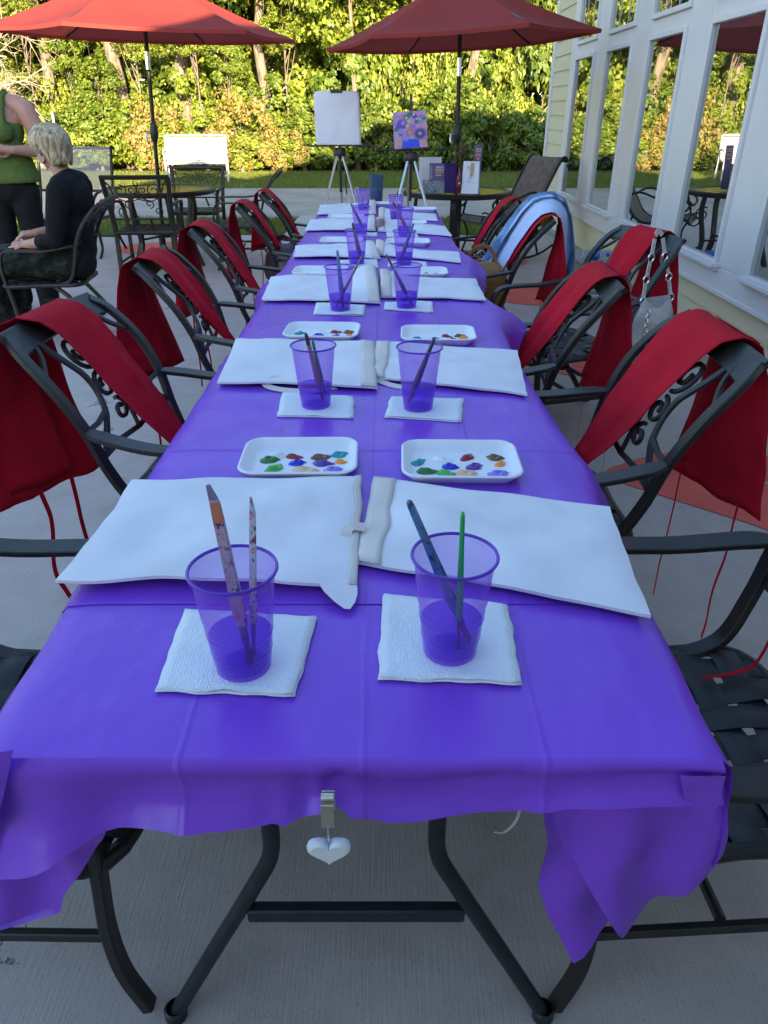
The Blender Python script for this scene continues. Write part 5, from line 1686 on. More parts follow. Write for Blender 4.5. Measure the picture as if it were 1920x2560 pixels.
# grey mesh sling seat at the far left
def sling_seat(x, y, rz, label):
    t = thing('mesh_chair', (x, y, 0), label, 'chair', None, rz)
    hw = .42
    prof = spline([(0, -.42, 1.03), (0, -.40, 1.045), (0, -.36, 1.02), (0, -.30, .82), (0, -.22, .55), (0, -.14, .405), (0, .05, .385), (0, .27, .405), (0, .31, .38)], 5)
    b = MB(); b.sheet([[Vector((lerp(-hw + .02, hw - .02, k / 8), p.y, p.z)) for k in range(9)] for p in prof]); b.build('sling', M['sling'], t)
    for s in (-1, 1):
        b = MB(); b.sweep([Vector((s * hw, p.y, p.z)) for p in prof], .016, n=10); b.build('side_rail', M['bronze'], t)
        b = MB(); b.sweep(spline([(s * hw, -.25, .66), (s * (hw + .03), -.1, .66), (s * (hw + .03), .2, .63), (s * hw, .27, .50), (s * hw, .25, .3), (s * hw, .22, .1), (s * hw, .30, .0)], 5), .015, n=10)
        b.sweep(spline([(s * hw, -.16, .42), (s * hw, -.20, .2), (s * hw, -.34, 0)], 5), .015, n=10); b.build('leg', M['bronze'], t)
        b = MB()
        st = [(.05 + .07 * (1 - .7 * k / 20) * math.cos(k / 20 * 7.5), .50 + .07 * (1 - .7 * k / 20) * math.sin(k / 20 * 7.5)) for k in range(21)]
        b.sweep([Vector((s * hw, yy, zz)) for yy, zz in st], .007, n=6); b.build('scroll', M['bronze'], t)
    b = MB()
    for yy, zz in ((-.42, 1.03), (.30, .385), (-.24, .62), (-.2, .16)): b.sweep([(-hw, yy, zz), (hw, yy, zz)], .014, n=10)
    b.build('crossbar', M['bronze'], t)
    return t
sling_seat(-3.42, 8.42, PI - .12, 'wide grey mesh sling seat behind the blonde woman')

# brown sling rocker beside the windows
t = thing('sling_rocker', (1.20, 8.20, 0), 'high backed brown woven sling chair with curled arms by the house corner', 'chair', None, R(118))
prof = spline([(0, -.66, .93), (0, -.62, .965), (0, -.57, .94), (0, -.46, .76), (0, -.32, .52), (0, -.22, .40), (0, -.08, .365), (0, .18, .40), (0, .26, .415), (0, .31, .38)], 6)
b = MB(); b.sheet([[Vector((lerp(-.245, .245, k / 8), p.y, p.z - .006 * math.sin(PI * k / 8))) for k in range(9)] for p in prof]); b.build('sling', M['brownsling'], t, ang=180, solid=.006)
for s in (-1, 1):
    b = MB(); b.sweep([Vector((s * .262, p.y, p.z)) for p in prof], .015, n=10)
    b.sweep([Vector((s * .262, -.66 - .035 + .04 * math.cos(a), .90 + .04 * math.sin(a))) for a in [1.3 + k * .42 for k in range(13)]], .008, n=8); b.build('side_rail', M['bronze'], t)
    b = MB(); b.sweep(spline([(s * .265, -.36, .60), (s * .285, -.22, .655), (s * .30, 0, .60), (s * .30, .20, .615), (s * .30, .28, .56), (s * .30, .25, .50), (s * .30, .21, .53)], 6), .011, n=8); b.build('arm', M['bronze'], t)
    b = MB(); b.sweep(spline([(s * .30, .18, .60), (s * .29, .24, .40), (s * .28, .18, .22), (s * .28, .24, .04)], 6), .012, n=8)
    b.sweep(spline([(s * .265, -.26, .44), (s * .27, -.30, .25), (s * .28, -.36, .04)], 6), .012, n=8)
    b.sweep(spline([(s * .28, .42, .10), (s * .28, .24, .035), (s * .28, -.1, .014), (s * .28, -.36, .035), (s * .28, -.56, .12)], 6), .012, n=8)
    st = [(.36 + .075 * (1 - .72 * k / 22) * math.cos(1 + k / 22 * 8), .42 + .075 * (1 - .72 * k / 22) * math.sin(1 + k / 22 * 8)) for k in range(23)]
    b.sweep([Vector((s * .29, yy, zz)) for yy, zz in st], .008, n=7)
    b.build('leg', M['bronze'], t)
b = MB()
for yy, zz in ((.31, .375), (-.65, .93), (-.28, .2)): b.sweep([(-.26, yy, zz), (.26, yy, zz)], .013, n=8)
b.build('crossbar', M['bronze'], t)

# white bench on the lawn
t = thing('garden_bench', (-4.30, 18.35, -.05), 'white slatted bench standing on the lawn in full sun', 'bench', None, PI + .16)
bh = .68
b = MB()
for k in range(9):
    z = .47 + k * .052; b.box((0, -.27 - (z - .45) * .22, z), (bh * 2 - .06, .016, .046), Matrix.Rotation(R(12), 3, 'X'))
b.build('backrest', M['benchwhite'], t, bevel=.003)
b = MB()
for k in range(7): b.box((0, -.22 + k * .072, .415 + .010 * abs(k - 3) / 3), (bh * 2 - .06, .060, .018))
b.build('seat', M['benchwhite'], t, bevel=.003)
for s in (-1, 1):
    b = MB(); b.sweep(spline([(s * bh, -.42, .95), (s * bh, -.32, .62), (s * bh, -.26, .42), (s * bh, -.30, .2), (s * bh, -.36, 0)], 5), .024, n=10); b.build('leg', M['benchwhite'], t)
    b = MB(); b.sweep(spline([(s * bh, -.33, .64), (s * (bh + .02), -.1, .66), (s * (bh + .02), .18, .63), (s * bh, .25, .55), (s * bh, .24, .42), (s * bh, .25, .2), (s * bh, .28, 0)], 5), .022, n=10); b.build('arm', M['benchwhite'], t)
b = MB(); b.sweep([(-bh, -.42, .95), (bh, -.42, .95)], .022, n=10); b.sweep([(-bh, .26, .40), (bh, .26, .40)], .018, n=10); b.sweep([(-bh, -.26, .40), (bh, -.26, .40)], .018, n=10); b.build('rail', M['benchwhite'], t)

# ------------------------------------------------------------------ easels
def easel(x, y, h, rz, trayw, label):
    t = thing('tripod_easel', (x, y, 0), label, 'easel', 'aluminium tripod easels', rz)
    for k, a in enumerate((R(-125), R(-55), R(90))):
        top = Vector((.045 * math.cos(a), .045 * math.sin(a), h - .06)); foot = Vector((.56 * math.cos(a), .50 * math.sin(a), 0))
        d = foot - top
        b = MB(); b.sweep([top, top + d * .52], .022, .016, up=(math.cos(a), math.sin(a), .3)); b.sweep([top + d * .5, top + d * .985], .009, n=10); l = b.build('leg', M['alu'], t)
        b = MB(); b.sweep([top + d * .49, top + d * .56], .036, .030, up=(math.cos(a), math.sin(a), .3)); n_ = Vector((-math.sin(a), math.cos(a), 0)); b.sweep([top + d * .52, top + d * .52 + n_ * .045 + Vector((0, 0, -.012))], .018, .012, up=(0, 0, 1)); b.build('clamp', M['blackplastic'], l)
        b = MB(); b.sweep([top + d * .98, foot], [.014, .016], n=10); b.build('foot', M['blackplastic'], l)
    b = MB(); b.lathe([(0, h - .09), (.05, h - .09), (.062, h - .07), (.062, h - .02), (.045, h), (0, h)], 18); b.build('head', M['blackplastic'], t)
    b = MB(); b.sweep([(0, .02, h - .02), (0, .07, h + .44)], .022, .014, up=(0, -1, 0)); b.sweep([(0, 0, h - .40), (0, 0, h - .06)], .014, n=10); b.build('mast', M['blackplastic'], t)
    b = MB(); b.box((0, -.02, h + .012), (trayw, .045, .008)); b.box((0, -.042, h + .016), (trayw, .006, .014))
    for k in range(9): b.box((lerp(-trayw / 2, trayw / 2, k / 8), -.0425, h + .024), (.018, .009, .018))
    b.build('tray', M['blackplastic'], t, bevel=.002)
    return t
e1 = easel(-.43, 7.85, 1.075, .03, .62, 'silver tripod easel holding a blank paper pad')
e2 = easel(.235, 7.05, 1.075, .05, .58, 'silver tripod easel holding the flower painting')
b = MB(); b.sweep(spline([(.045, -.02, 1.05), (.06, -.05, .9), (.05, -.04, .76), (.058, -.05, .66)], 5), .014, .003, up=(0, -1, 0)); b.build('carry_strap', M['blackplastic'], e1)
# paper pad
t = thing('paper_pad', (-.437, 7.80, 1.10), 'blank white paper pad clipped to the taller easel', 'paper pad', None, .03)
tl = R(8)
b = MB(); G = []
for a in range(25):
    f = a / 24
    row = []
    for c in range(17):
        u = c / 16 * 2 - 1; zz = .455 * f
        x_ = u * .216 * (1 + .012 * nz(f * 3, u, 2)) - .012 * f
        rk = .008 * nz(u * 2.2, f * 4, 3) + .006 * math.sin(9 * f + 2 * u) * (1 - f)
        if f > .93: x_ *= 1 - .25 * (f - .93) * (abs(u) ** 6) * 3
        row.append(Vector((x_, zz * math.sin(tl) - .012 + rk, zz * math.cos(tl) - .01 * (abs(u) ** 8) * (f > .9))))
    G.append(row)
b.sheet(G); b.build('sheet', M['paper'], t, ang=180, solid=.002)
b = MB(); b.box((0, .225 * math.sin(tl) + .006, .225), (.425, .008, .445), Matrix.Rotation(-tl, 3, 'X')); b.build('backing_board', solid((.18, .14, .10), .8), t)
b = MB(); b.box((-.01, .455 * math.sin(tl) - .008, .448), (.11, .035, .030)); b.sweep([(-.04, .062, .465), (-.04, .058, .49), (.02, .058, .49), (.02, .062, .465)], .003, n=6); b.build('clip', M['blackplastic'], t, bevel=.004)
# flower painting: canvas with thick painted shapes
t = thing('flower_painting', (.235, 6.985, 1.103), 'small canvas painted with purple flowers in a blue vase', 'painting', None, .05)
t.rotation_euler = (R(-7), R(-3.5), .05); t.scale = (.96, 1, .80)
W_, H_ = .300, .352
b = MB(); b.box((0, .0, H_ / 2), (W_, .018, H_)); b.build('canvas', pm('painted_ground', (.34, .20, .52), .6, 0, .25, 9, .3, 300, col2=(.52, .30, .46)), t, bevel=.002)
def star(b, cx, cz, r0, r1, n, y, a0=0):
    pts = []
    for k in range(2 * n):
        a = a0 + PI * k / n; r_ = r1 if k % 2 else r0
        pts.append(Vector((cx + r_ * math.cos(a), y, cz + r_ * math.sin(a))))
    back = [p + Vector((0, .0015, 0)) for p in pts]
    m_ = len(pts)
    b.add(pts + back, [tuple(range(m_))] + [(i, (i + 1) % m_, (i + 1) % m_ + m_, i + m_) for i in range(m_)])
def blot(col, shapes, name='paint_stroke'):
    for s in shapes:
        b = MB(); star(b, *s); b.build('painted_flower', solid(col, .45, 0, .3), t, smooth=False)
Y0 = -.0105
blot((.55, .26, .30), [(-.105, .055, .046, .042, 8, Y0), (.118, .05, .034, .03, 8, Y0), (.13, .20, .03, .026, 7, Y0)])
b = MB(); q = [(-.085, .003), (.080, .003), (.068, .085), (-.072, .090)]; b.add([(x, Y0 - .0005, z) for x, z in q] + [(x, Y0 + .001, z) for x, z in q], [(0, 1, 2, 3), (0, 4, 5, 1), (1, 5, 6, 2), (2, 6, 7, 3), (3, 7, 4, 0)]); b.build('painted_vase', solid((.02, .06, .62), .4, 0, .3), t, smooth=False)
blot((.03, .16, .12), [(-.125, .19, .030, .016, 5, Y0 - .001), (-.09, .14, .030, .014, 6, Y0 - .001), (.005, .325, .034, .018, 7, Y0 - .001), (.06, .25, .03, .016, 6, Y0 - .001), (.125, .28, .026, .014, 6, Y0 - .001), (-.03, .30, .03, .02, 6, Y0 - .001)])
blot((.14, .04, .36), [(-.07, .235, .052, .040, 11, Y0 - .0015), (.085, .135, .062, .044, 15, Y0 - .002), (.045, .30, .030, .018, 6, Y0 - .002), (-.10, .22, .03, .022, 9, Y0 - .002)])
blot((.30, .20, .66), [(-.045, .105, .046, .024, 14, Y0 - .0025), (-.085, .165, .036, .020, 12, Y0 - .0025), (-.06, .245, .028, .018, 10, Y0 - .0025)])
blot((.06, .02, .22), [(.085, .135, .045, .024, 15, Y0 - .0028)])
blot((.42, .12, .48), [(.02, .205, .030, .022, 9, Y0 - .003), (.10, .30, .024, .018, 8, Y0 - .003)])
blot((.60, .18, .08), [(-.005, .150, .030, .020, 9, Y0 - .0035)])
blot((.55, .52, .16), [(-.025, .215, .017, .013, 8, Y0 - .0035), (-.01, .255, .017, .013, 8, Y0 - .0035), (-.03, .29, .014, .010, 8, Y0 - .0035), (-.005, .150, .008, .006, 6, Y0 - .0045)])
blot((.16, .42, .10), [(.085, .135, .020, .017, 9, Y0 - .0038)])
blot((.02, .42, .50), [(.098, .255, .017, .013, 7, Y0 - .003), (.015, .095, .014, .011, 7, Y0 - .003)])
blot((.75, .72, .80), [(.035, .315, .011, .005, 5, Y0 - .0035), (.06, .275, .010, .005, 5, Y0 - .0035)])

# ------------------------------------------------------------------ things on the right round table
TZ = .7235
def at_tab(px, y):   # x of a picture column at a given distance on that table
    return ony(px, 470, y).x
# letter in a clear stand
t = thing('sign_sheet', (at_tab(1075, 7.62), 7.62, TZ), 'white printed letter with a grey emblem in a clear stand', 'sign', None, .05); t.rotation_euler.x = R(-8)
b = MB(); b.box((0, 0, .14), (.216, .002, .279)); b.build('paper', M['paper'], t)
b = MB(); b.box((0, .004, .142), (.222, .002, .285)); b.box((0, .05, .003), (.222, .10, .004)); b.build('stand', M['clearp'], t)
b = MB()
for k in range(3):
    b.sweep([Vector((.008 * (k + 1) * math.cos(a) * 1.3, -.0016, .225 + .010 * (k + 1) * math.sin(a))) for a in [-2.9 + q * .27 for q in range(10)]], .0018, .0006, up=(0, -1, 0))
b.box((0, -.0016, .232), (.003, .0006, .03)); star(b, 0, .218, .010, .005, 5, -.002)
for k, wd in enumerate((.15, .12, .16, .15, .16, .10, .14, .15, .08)): b.box(((wd - .16) / 2, -.0016, .185 - k * .016), (wd, .0006, .004))
b.build('print', solid((.36, .40, .48), .8), t, smooth=False)
# glittery grey box with purple card
t = thing('glitter_box', (at_tab(1087, 7.30), 7.30, TZ), 'low glittery grey box on the right round table', 'box')
def mat_glit():
    m, nt, bs, out = new_mat('silver_glitter'); v = coord(nt, 'Object')
    vo = nt.nodes.new('ShaderNodeTexVoronoi'); vo.inputs['Scale'].default_value = 110; lk(nt, v, vo.inputs['Vector'])
    lk(nt, ramp(nt, vo.outputs['Color'], [(.2, (.13, .15, .18)), (.6, (.30, .33, .38)), (.9, (.6, .62, .68))]), bs.inputs['Base Color']); bs.inputs['Roughness'].default_value = .35; bs.inputs['Metallic'].default_value = .3
    return m
b = MB(); b.box((0, .052, .05), (.235, .004, .10)); b.box((0, -.052, .05), (.235, .004, .10)); b.box((-.1155, 0, .05), (.004, .10, .10)); b.box((.1155, 0, .05), (.004, .10, .10)); b.box((0, 0, .004), (.227, .10, .006))
b.build('body', mat_glit(), t, bevel=.001)
def card(x, y, z, w_, h_, rz, label, lines):
    c = thing('printed_card', (x, y, z), label, 'card', None, rz); c.rotation_euler.x = R(-9)
    b = MB(); b.box((0, 0, h_ / 2), (w_, .003, h_)); b.build('card_board', solid((.15, .09, .24), .6), c)
    b = MB()
    for (zx, zz, ww, hh) in lines[0]: b.box((zx * w_, -.0021, zz * h_), (ww * w_, .0006, hh * h_))
    b.build('lettering', solid((.62, .58, .68), .7), c, smooth=False)
    b = MB()
    for (zx, zz, ww, hh) in lines[1]: b.box((zx * w_, -.0021, zz * h_), (ww * w_, .0006, hh * h_))
    b.build('orange_band', solid((.62, .26, .09), .6), c, smooth=False)
    return c
card(at_tab(1094, 7.30), 7.285, TZ + .012, .155, .235, .04, 'square purple card with pale lettering and an orange band, standing in the glitter box',
     ([(-.42, .68, .02, .5), (-.36, .68, .02, .5)] + [(-.12 + k * .075, .86, .05, .07) for k in range(7)] + [(-.12 + k * .075, .77, .05, .06) for k in range(7)] + [(-.12 + k * .07, .57, .045, .05) for k in range(5)] + [(-.42, .50, .03, .03)], [(.10, .68, .50, .09)]))
# deep purple gift bag
t = thing('gift_bag', (at_tab(1127, 7.26), 7.26, TZ), 'deep purple velvet bag standing between the cards and a red bottle', 'bag')
b = MB(); G = []
for a in range(13):
    f = a / 12; k = interp([0, .1, .6, .85, 1], [.92, 1.0, .95, .9, 1.0], f); ring = []
    for c in range(28):
        q = 2 * PI * c / 28; e = .55; s = .05 * nz(3 * math.cos(q), 3 * math.sin(q), f * 3)
        ring.append(Vector((math.copysign(abs(math.cos(q)) ** e, math.cos(q)) * .063 * k * (1 + s) - .02 * max(0, f - .5), math.copysign(abs(math.sin(q)) ** e, math.sin(q)) * .045 * k * (1 + s), .245 * f)))
    G.append(ring)
b.sheet(G, closed=True); b.add(G[0], [tuple(range(27, -1, -1))]); b.add([p + Vector((0, 0, -.012)) for p in G[-1]], [tuple(range(28))]); b.build('body', pm('purple_velvet', (.030, .006, .11), .8, 0, .25, 12, .4, 300), t, ang=180)
b = MB(); b.sweep(spline([(-.02, -.035, .24), (-.02, -.04, .30), (.015, -.04, .30), (.02, -.035, .24)], 5), .003, n=6); b.build('handle', solid((.03, .006, .09), .7), t)
# dark red bottle
t = thing('bottle', (at_tab(1147, 7.22), 7.22, TZ), 'dark red bottle with a small white label', 'bottle')
MB().lathe([(0, 0), (.029, 0), (.030, .006), (.030, .13), (.026, .155), (.013, .180), (.0125, .205), (.0145, .207), (.0145, .222), (0, .222)], 24).build('glass', solid((.12, .008, .02), .2, 0, .02), t)
MB().lathe([(.0304, .055), (.0306, .057), (.0306, .115), (.0304, .117)], 24).build('label_band', solid((.16, .02, .03), .6), t)
b = MB(); star(b, 0, .085, .012, .005, 4, -.0318, PI / 4); b.build('white_mark', solid((.7, .68, .68), .6), t, smooth=False)
# white gift bag
t = thing('gift_bag', (at_tab(1176, 7.22), 7.22, TZ), 'white paper gift bag with an orange ribbon tag', 'bag', None, -.28)
b = MB(); w0, d0, hb = .080, .048, .265
def sec(f):
    k = 1 - .10 * f; dd = d0 * (1 - .80 * f)
    return [Vector((-w0 * k, -dd, hb * f)), Vector((w0 * k, -dd, hb * f)), Vector((w0 * k - .018 * f * 1.2, 0, hb * f)), Vector((w0 * k, dd, hb * f)), Vector((-w0 * k, dd, hb * f)), Vector((-w0 * k + .018 * f * 1.2, 0, hb * f))]
G = [sec(k / 6) for k in range(7)]
b.sheet(G, closed=True); b.add(G[0], [(5, 4, 3, 2, 1, 0)]); b.build('body', M['paper'], t, smooth=False)
b = MB(); b.sweep([(.012, -.030, .255), (.010, -.036, .20), (.008, -.043, .145)], .024, .0025, up=(0, -1, .2)); b.build('ribbon_tag', solid((.50, .25, .07), .5), t)
b = MB(); star(b, -.022, .215, .018, .009, 8, -.0345); star(b, -.005, .135, .014, .006, 5, -.0460); b.box((-.005, -.0458, .10), (.06, .001, .004)); b.build('print', solid((.52, .50, .55), .6), t, smooth=False)
# vase of flowers
vx = at_tab(1160, 7.48)
t = thing('flower_vase', (vx, 7.48, TZ), 'slim vase of small purple garden flowers in front of the umbrella pole', 'vase')
MB().lathe([(0, 0), (.032, 0), (.036, .01), (.042, .09), (.034, .15), (.028, .17), (.033, .182), (.029, .182), (.026, .168), (0, .16)], 24).build('vase', M['tumbler'], t)
rr = random.Random(4); st = MB(); hd = []; lf = []
for k in range(26):
    a = rr.uniform(0, 2 * PI); q = rr.uniform(.01, .085); z = rr.uniform(.24, .40)
    p = Vector((q * math.cos(a) - .01, q * math.sin(a) * .7, z)); st.sweep([(0, 0, .12), p * .5 + Vector((0, 0, .08)), p], .0016, n=5); hd.append(p)
    for j in range(9): lf.append(p * rr.uniform(.45, .98) + Vector((rr.uniform(-.03, .03), rr.uniform(-.03, .03), rr.uniform(-.02, .05))))
st.build('stems', solid((.05, .10, .02), .6), t)
rg_ = np.random.default_rng(5); cf = np.array([tuple(p) for p in lf])
o = bpy.data.objects.new('leaves', leaves('leaves', cf, rg_.normal(size=cf.shape), .030, M['leaf_c'], rg_)); COL.objects.link(o); o.parent = t
b = MB()
for p in hd:
    if rr.random() < .6: b.ball(p, (.013, .013, .010), 8)
b.build('blossoms', pm('purple_petals', (.20, .05, .13), .8, 0, .5, 80, .5, 200), t)
card(at_tab(1190, 7.56), 7.56, TZ, .075, .385, -.1, 'tall narrow purple card with an orange band, behind the white gift bag',
     ([(-.22 + k * .14, .91, .09, .035) for k in range(5)] + [(-.22 + k * .14, .86, .09, .03) for k in range(5)] + [(-.15 + k * .12, .70, .08, .03) for k in range(4)], [(0, .78, .74, .07)]))

# ------------------------------------------------------------------ drinks cooler by the wall
t = thing('drinks_cooler', (1.69, 5.98, 0), 'low silver drinks cooler on feet against the cream wall', 'cooler', None, .02)
b = MB(); b.box((0, 0, .205), (.36, .58, .27)); b.build('body', pm('brushed_steel_panel', (.30, .31, .33), .35, .7, .2, 9, .1, 90), t, bevel=.012)
b = MB(); b.box((0, 0, .360), (.385, .60, .036)); b.build('lid', solid((.20, .22, .26), .35, .4), t, bevel=.008)
b = MB()
for k in range(4): b.box((0, -.292, .13 + k * .05), (.33, .012, .022))
for s in (-1, 1): b.box((s * .183, -.288, .205), (.014, .022, .28))
b.build('trim_bars', M['alu'], t, bevel=.003)
b = MB()
for s in (-1, 1): b.sweep(spline([(s * .186, -.10, .27), (s * .215, -.08, .27), (s * .215, .08, .27), (s * .186, .10, .27)], 4), .008, n=8)
b.build('handle', M['alu'], t)
for sx in (-1, 1):
    for sy in (-1, 1):
        b = MB(); b.box((sx * .15, sy * .25, .035), (.035, .035, .07)); b.build('foot', M['blackplastic'], t, bevel=.004)
t = thing('water_bottle', (1.63, 5.84, .3795), 'clear water bottle with a blue cap lying on the cooler lid', 'bottle', None, .15)
Rx = Matrix.Rotation(PI / 2, 3, 'Y')
MB().lathe([(0, -.10), (.028, -.10), (.031, -.09), (.031, -.03), (.029, -.02), (.031, -.01), (.031, .04), (.014, .085), (.012, .10)], 20, (0, 0, .031), M=Rx).build('body', M['clearp'], t)
MB().lathe([(.0315, -.035), (.0318, -.033), (.0318, .028), (.0315, .03)], 20, (0, 0, .031), M=Rx).build('label_band', solid((.05, .14, .55), .5), t)
MB().lathe([(.014, .10), (.0155, .102), (.0155, .118), (0, .12)], 20, (0, 0, .031), M=Rx).build('cap', solid((.03, .08, .6), .4), t)
# ------------------------------------------------------------------ people
def hand(b, wrist, dirv, palm_n, curl=.35, side=1, s=1.0, spread=.16, curls=None):
    """palm, four fingers of different length and a thumb leaving the side of the palm; pieces are fused later"""
    d = Vector(dirv).normalized(); n = Vector(palm_n); n = (n - d * n.dot(d)).normalized(); x = d.cross(n) * side   # x: towards the thumb
    w_ = Vector(wrist)
    b.chain([w_ - d * .01, w_ + d * .035 * s, w_ + d * .07 * s], [.021 * s, .028 * s, .030 * s], 12, .55)
    for sx in (-.55, 0, .55): b.chain([w_ + d * .02 * s + x * sx * .026 * s, w_ + d * .080 * s + x * sx * .040 * s], [.014 * s, .0125 * s], 10)
    Ls = [.070, .078, .072, .056]
    for k in range(4):
        off = lerp(.030, -.030, k / 3) * s
        p = w_ + d * (.082 - .006 * abs(k - 1)) * s + x * off
        c = curls[k] if curls else curl * (1 + .12 * k)
        ang = lerp(spread, -spread, k / 3)
        pts = [p]; a = c * .4
        for seg, fr in ((0, .45), (1, .32), (2, .23)):
            dd = (d * math.cos(a) + n * math.sin(a) + x * ang * .6).normalized()
            p = p + dd * Ls[k] * fr * s * 1.05; pts.append(p); a += c
        b.chain(pts, [.0095 * s, .0088 * s, .0080 * s, .0065 * s], 9)
    p = w_ + d * .022 * s + x * .024 * s
    t1 = (d * .62 + x * .68 + n * .35).normalized(); t2 = (d * .86 + x * .22 + n * .45).normalized()
    b.chain([p, p + t1 * .038 * s, p + t1 * .038 * s + t2 * .032 * s, p + t1 * .036 * s + t2 * .056 * s], [.0135 * s, .0115 * s, .0100 * s, .0075 * s], 9)

def head(b, c, face, up=(0, 0, 1), s=1.0):
    """skull, jaw, nose, lips, brow, ears; face = direction looked at"""
    f = Vector(face).normalized(); u = Vector(up).normalized(); r = f.cross(u).normalized(); u = r.cross(f)
    Mx = Matrix((r, f, u)).transposed()
    C_ = Vector(c)
    P = lambda x, y, z: C_ + r * x * s + f * y * s + u * z * s
    b.ball(P(0, -.012, .028), (.074 * s, .092 * s, .088 * s), 22, Mx)
    b.ball(P(0, .018, -.030), (.060 * s, .068 * s, .085 * s), 20, Mx)
    b.ball(P(0, .052, -.088), (.030 * s, .026 * s, .024 * s), 14, Mx)
    b.chain([P(0, .084, .012), P(0, .098, -.018), P(0, .106, -.032)], [.0075 * s, .010 * s, .0125 * s], 10)
    for q in (-1, 1):
        b.ball(P(q * .011, .093, -.036), (.009 * s, .011 * s, .008 * s), 10, Mx)
        b.ball(P(q * .033, .066, -.022), (.026 * s, .020 * s, .022 * s), 12, Mx)
        b.ball(P(q * .030, .072, .028), (.026 * s, .014 * s, .010 * s), 12, Mx)
        b.ball(P(q * .074, -.010, -.008), (.010 * s, .020 * s, .030 * s), 12, Mx)
        b.ball(P(q * .062, .010, -.062), (.012 * s, .028 * s, .026 * s), 12, Mx)
    b.ball(P(0, .082, -.060), (.024 * s, .010 * s, .0055 * s), 12, Mx)
    b.ball(P(0, .079, -.071), (.021 * s, .010 * s, .0065 * s), 12, Mx)
    return P, Mx
def face_parts(P, Mx, parent, s=1.0, iris=(.06, .04, .02)):
    for q in (-1, 1):
        e = MB(); e.ball(P(q * .031, .0745, .004), (.0135 * s, .008 * s, .0068 * s), 12, Mx); e.build('eye', solid((.7, .68, .66), .2), parent, ang=180)
        e = MB(); e.ball(P(q * .031, .0815, .004), (.0058 * s, .0022 * s, .0058 * s), 10, Mx); e.build('iris', solid(iris, .15), parent, ang=180)
        e = MB(); e.sweep([P(q * .015, .089, .026), P(q * .032, .089, .031), P(q * .048, .078, .025)], .0035 * s, n=6); e.build('eyebrow', solid((.10, .06, .04), .8), parent)
    e = MB(); e.sweep([P(-.022, .0855, -.0655), P(0, .0925, -.0645), P(.022, .0855, -.0655)], .0042 * s, n=8); e.build('lips', solid((.36, .12, .10), .4), parent)

# --- standing woman in a green tank top (cut by the left picture edge)
sx, sy = -2.74, 5.75
p1 = thing('person', (sx, sy, 0), 'standing woman in a green tank top and black trousers holding an orange can', 'person')
b = MB()
P1, Mx1 = head(b, (.0, .0, 1.655), (.25, -1, -.05))
b.chain([(0, .015, 1.46), (.005, .010, 1.56)], [.060, .054], 14)
b.ball((0, .01, 1.30), (.185, .125, .19), 22); b.ball((0, .0, 1.10), (.175, .13, .16), 22); b.ball((0, .01, .93), (.185, .135, .15), 22)
b.chain([(-.18, .015, 1.42), (0, .02, 1.455), (.18, .015, 1.42)], [.064, .062, .064], 14)
for q in (-1, 1):
    b.ball((q * .085, -.085, 1.26), (.070, .060, .070), 16)
    b.chain([(q * .095, .01, .90), (q * .10, .0, .50), (q * .10, .02, .28), (q * .10, .02, .09)], [.098, .062, .056, .040], 14)
    b.chain([(q * .10, .03, .045), (q * .105, -.14, .03)], [.036, .028], 12)
Lsh, Lel, Lwr = Vector((.225, .015, 1.395)), Vector((.292, .02, 1.130)), Vector((.165, -.175, 1.150))
b.chain([Lsh, Lsh.lerp(Lel, .35) + Vector((.012, 0, 0)), Lel], [.070, .064, .046], 14); b.chain([Lel, Lel.lerp(Lwr, .35), Lwr], [.042, .041, .027], 14)
hand(b, Lwr, (-.88, -.42, .06), (-.30, .75, .25), side=1, curl=.62)
Rsh, Rel, Rwr = Vector((-.195, .015, 1.405)), Vector((-.275, .01, 1.12)), Vector((-.165, -.18, 1.03))
b.chain([Rsh, Rsh.lerp(Rel, .4), Rel], [.062, .054, .042], 14); b.chain([Rel, Rel.lerp(Rwr, .35), Rwr], [.042, .040, .027], 14)
hand(b, Rwr, (.45, -.85, .1), (.4, .3, .6), side=-1, curl=.5)
body1 = b.fuse('body', M['skin'], .0062, p1, 5)
face_parts(P1, Mx1, p1)
b = MB()   # tank top
b.ball((0, .01, 1.27), (.190, .132, .165), 22); b.ball((0, .0, 1.10), (.188, .142, .17), 22); b.ball((0, .01, .985), (.215, .156, .075), 22)
b.lathe([(.0, .93), (.215, .93), (.222, .955), (.215, 1.0), (.185, 1.12), (0, 1.12)], 28, (0, .01, 0), M=Matrix.Diagonal((1.04, .74, 1)))
for q in (-1, 1):
    b.ball((q * .085, -.090, 1.26), (.076, .066, .074), 16)
    b.chain([(q * .105, -.118, 1.30), (q * .110, -.098, 1.38), (q * .112, -.060, 1.462), (q * .112, .01, 1.500), (q * .108, .075, 1.462), (q * .105, .105, 1.38), (q * .10, .115, 1.30)], [.028, .025, .023, .022, .023, .025, .028], 12, 1.0)
b.fuse('tank_top', M['greencloth'], .008, p1, 4)
b = MB()   # trousers
b.ball((0, .01, .90), (.198, .148, .13), 22)
for q in (-1, 1): b.chain([(q * .10, .01, .88), (q * .105, .0, .50), (q * .105, .02, .28), (q * .105, .02, .10)], [.108, .078, .078, .080], 16)
b.fuse('trousers', M['blackcloth'], .011, p1, 4)
b = MB()   # dark hair gathered behind
C1 = Vector((0, 0, 1.655)); 
b.ball(P1(0, -.030, .045), (.084, .092, .088), 20, Mx1); b.ball(P1(0, -.075, -.01), (.062, .045, .080), 16, Mx1)
for q in (-1, 1): b.chain([P1(q * .070, .005, .055), P1(q * .082, -.010, .0), P1(q * .078, -.020, -.075)], [.022, .020, .014], 10)
b.fuse('hair', M['brownhair'], .008, p1, 3)
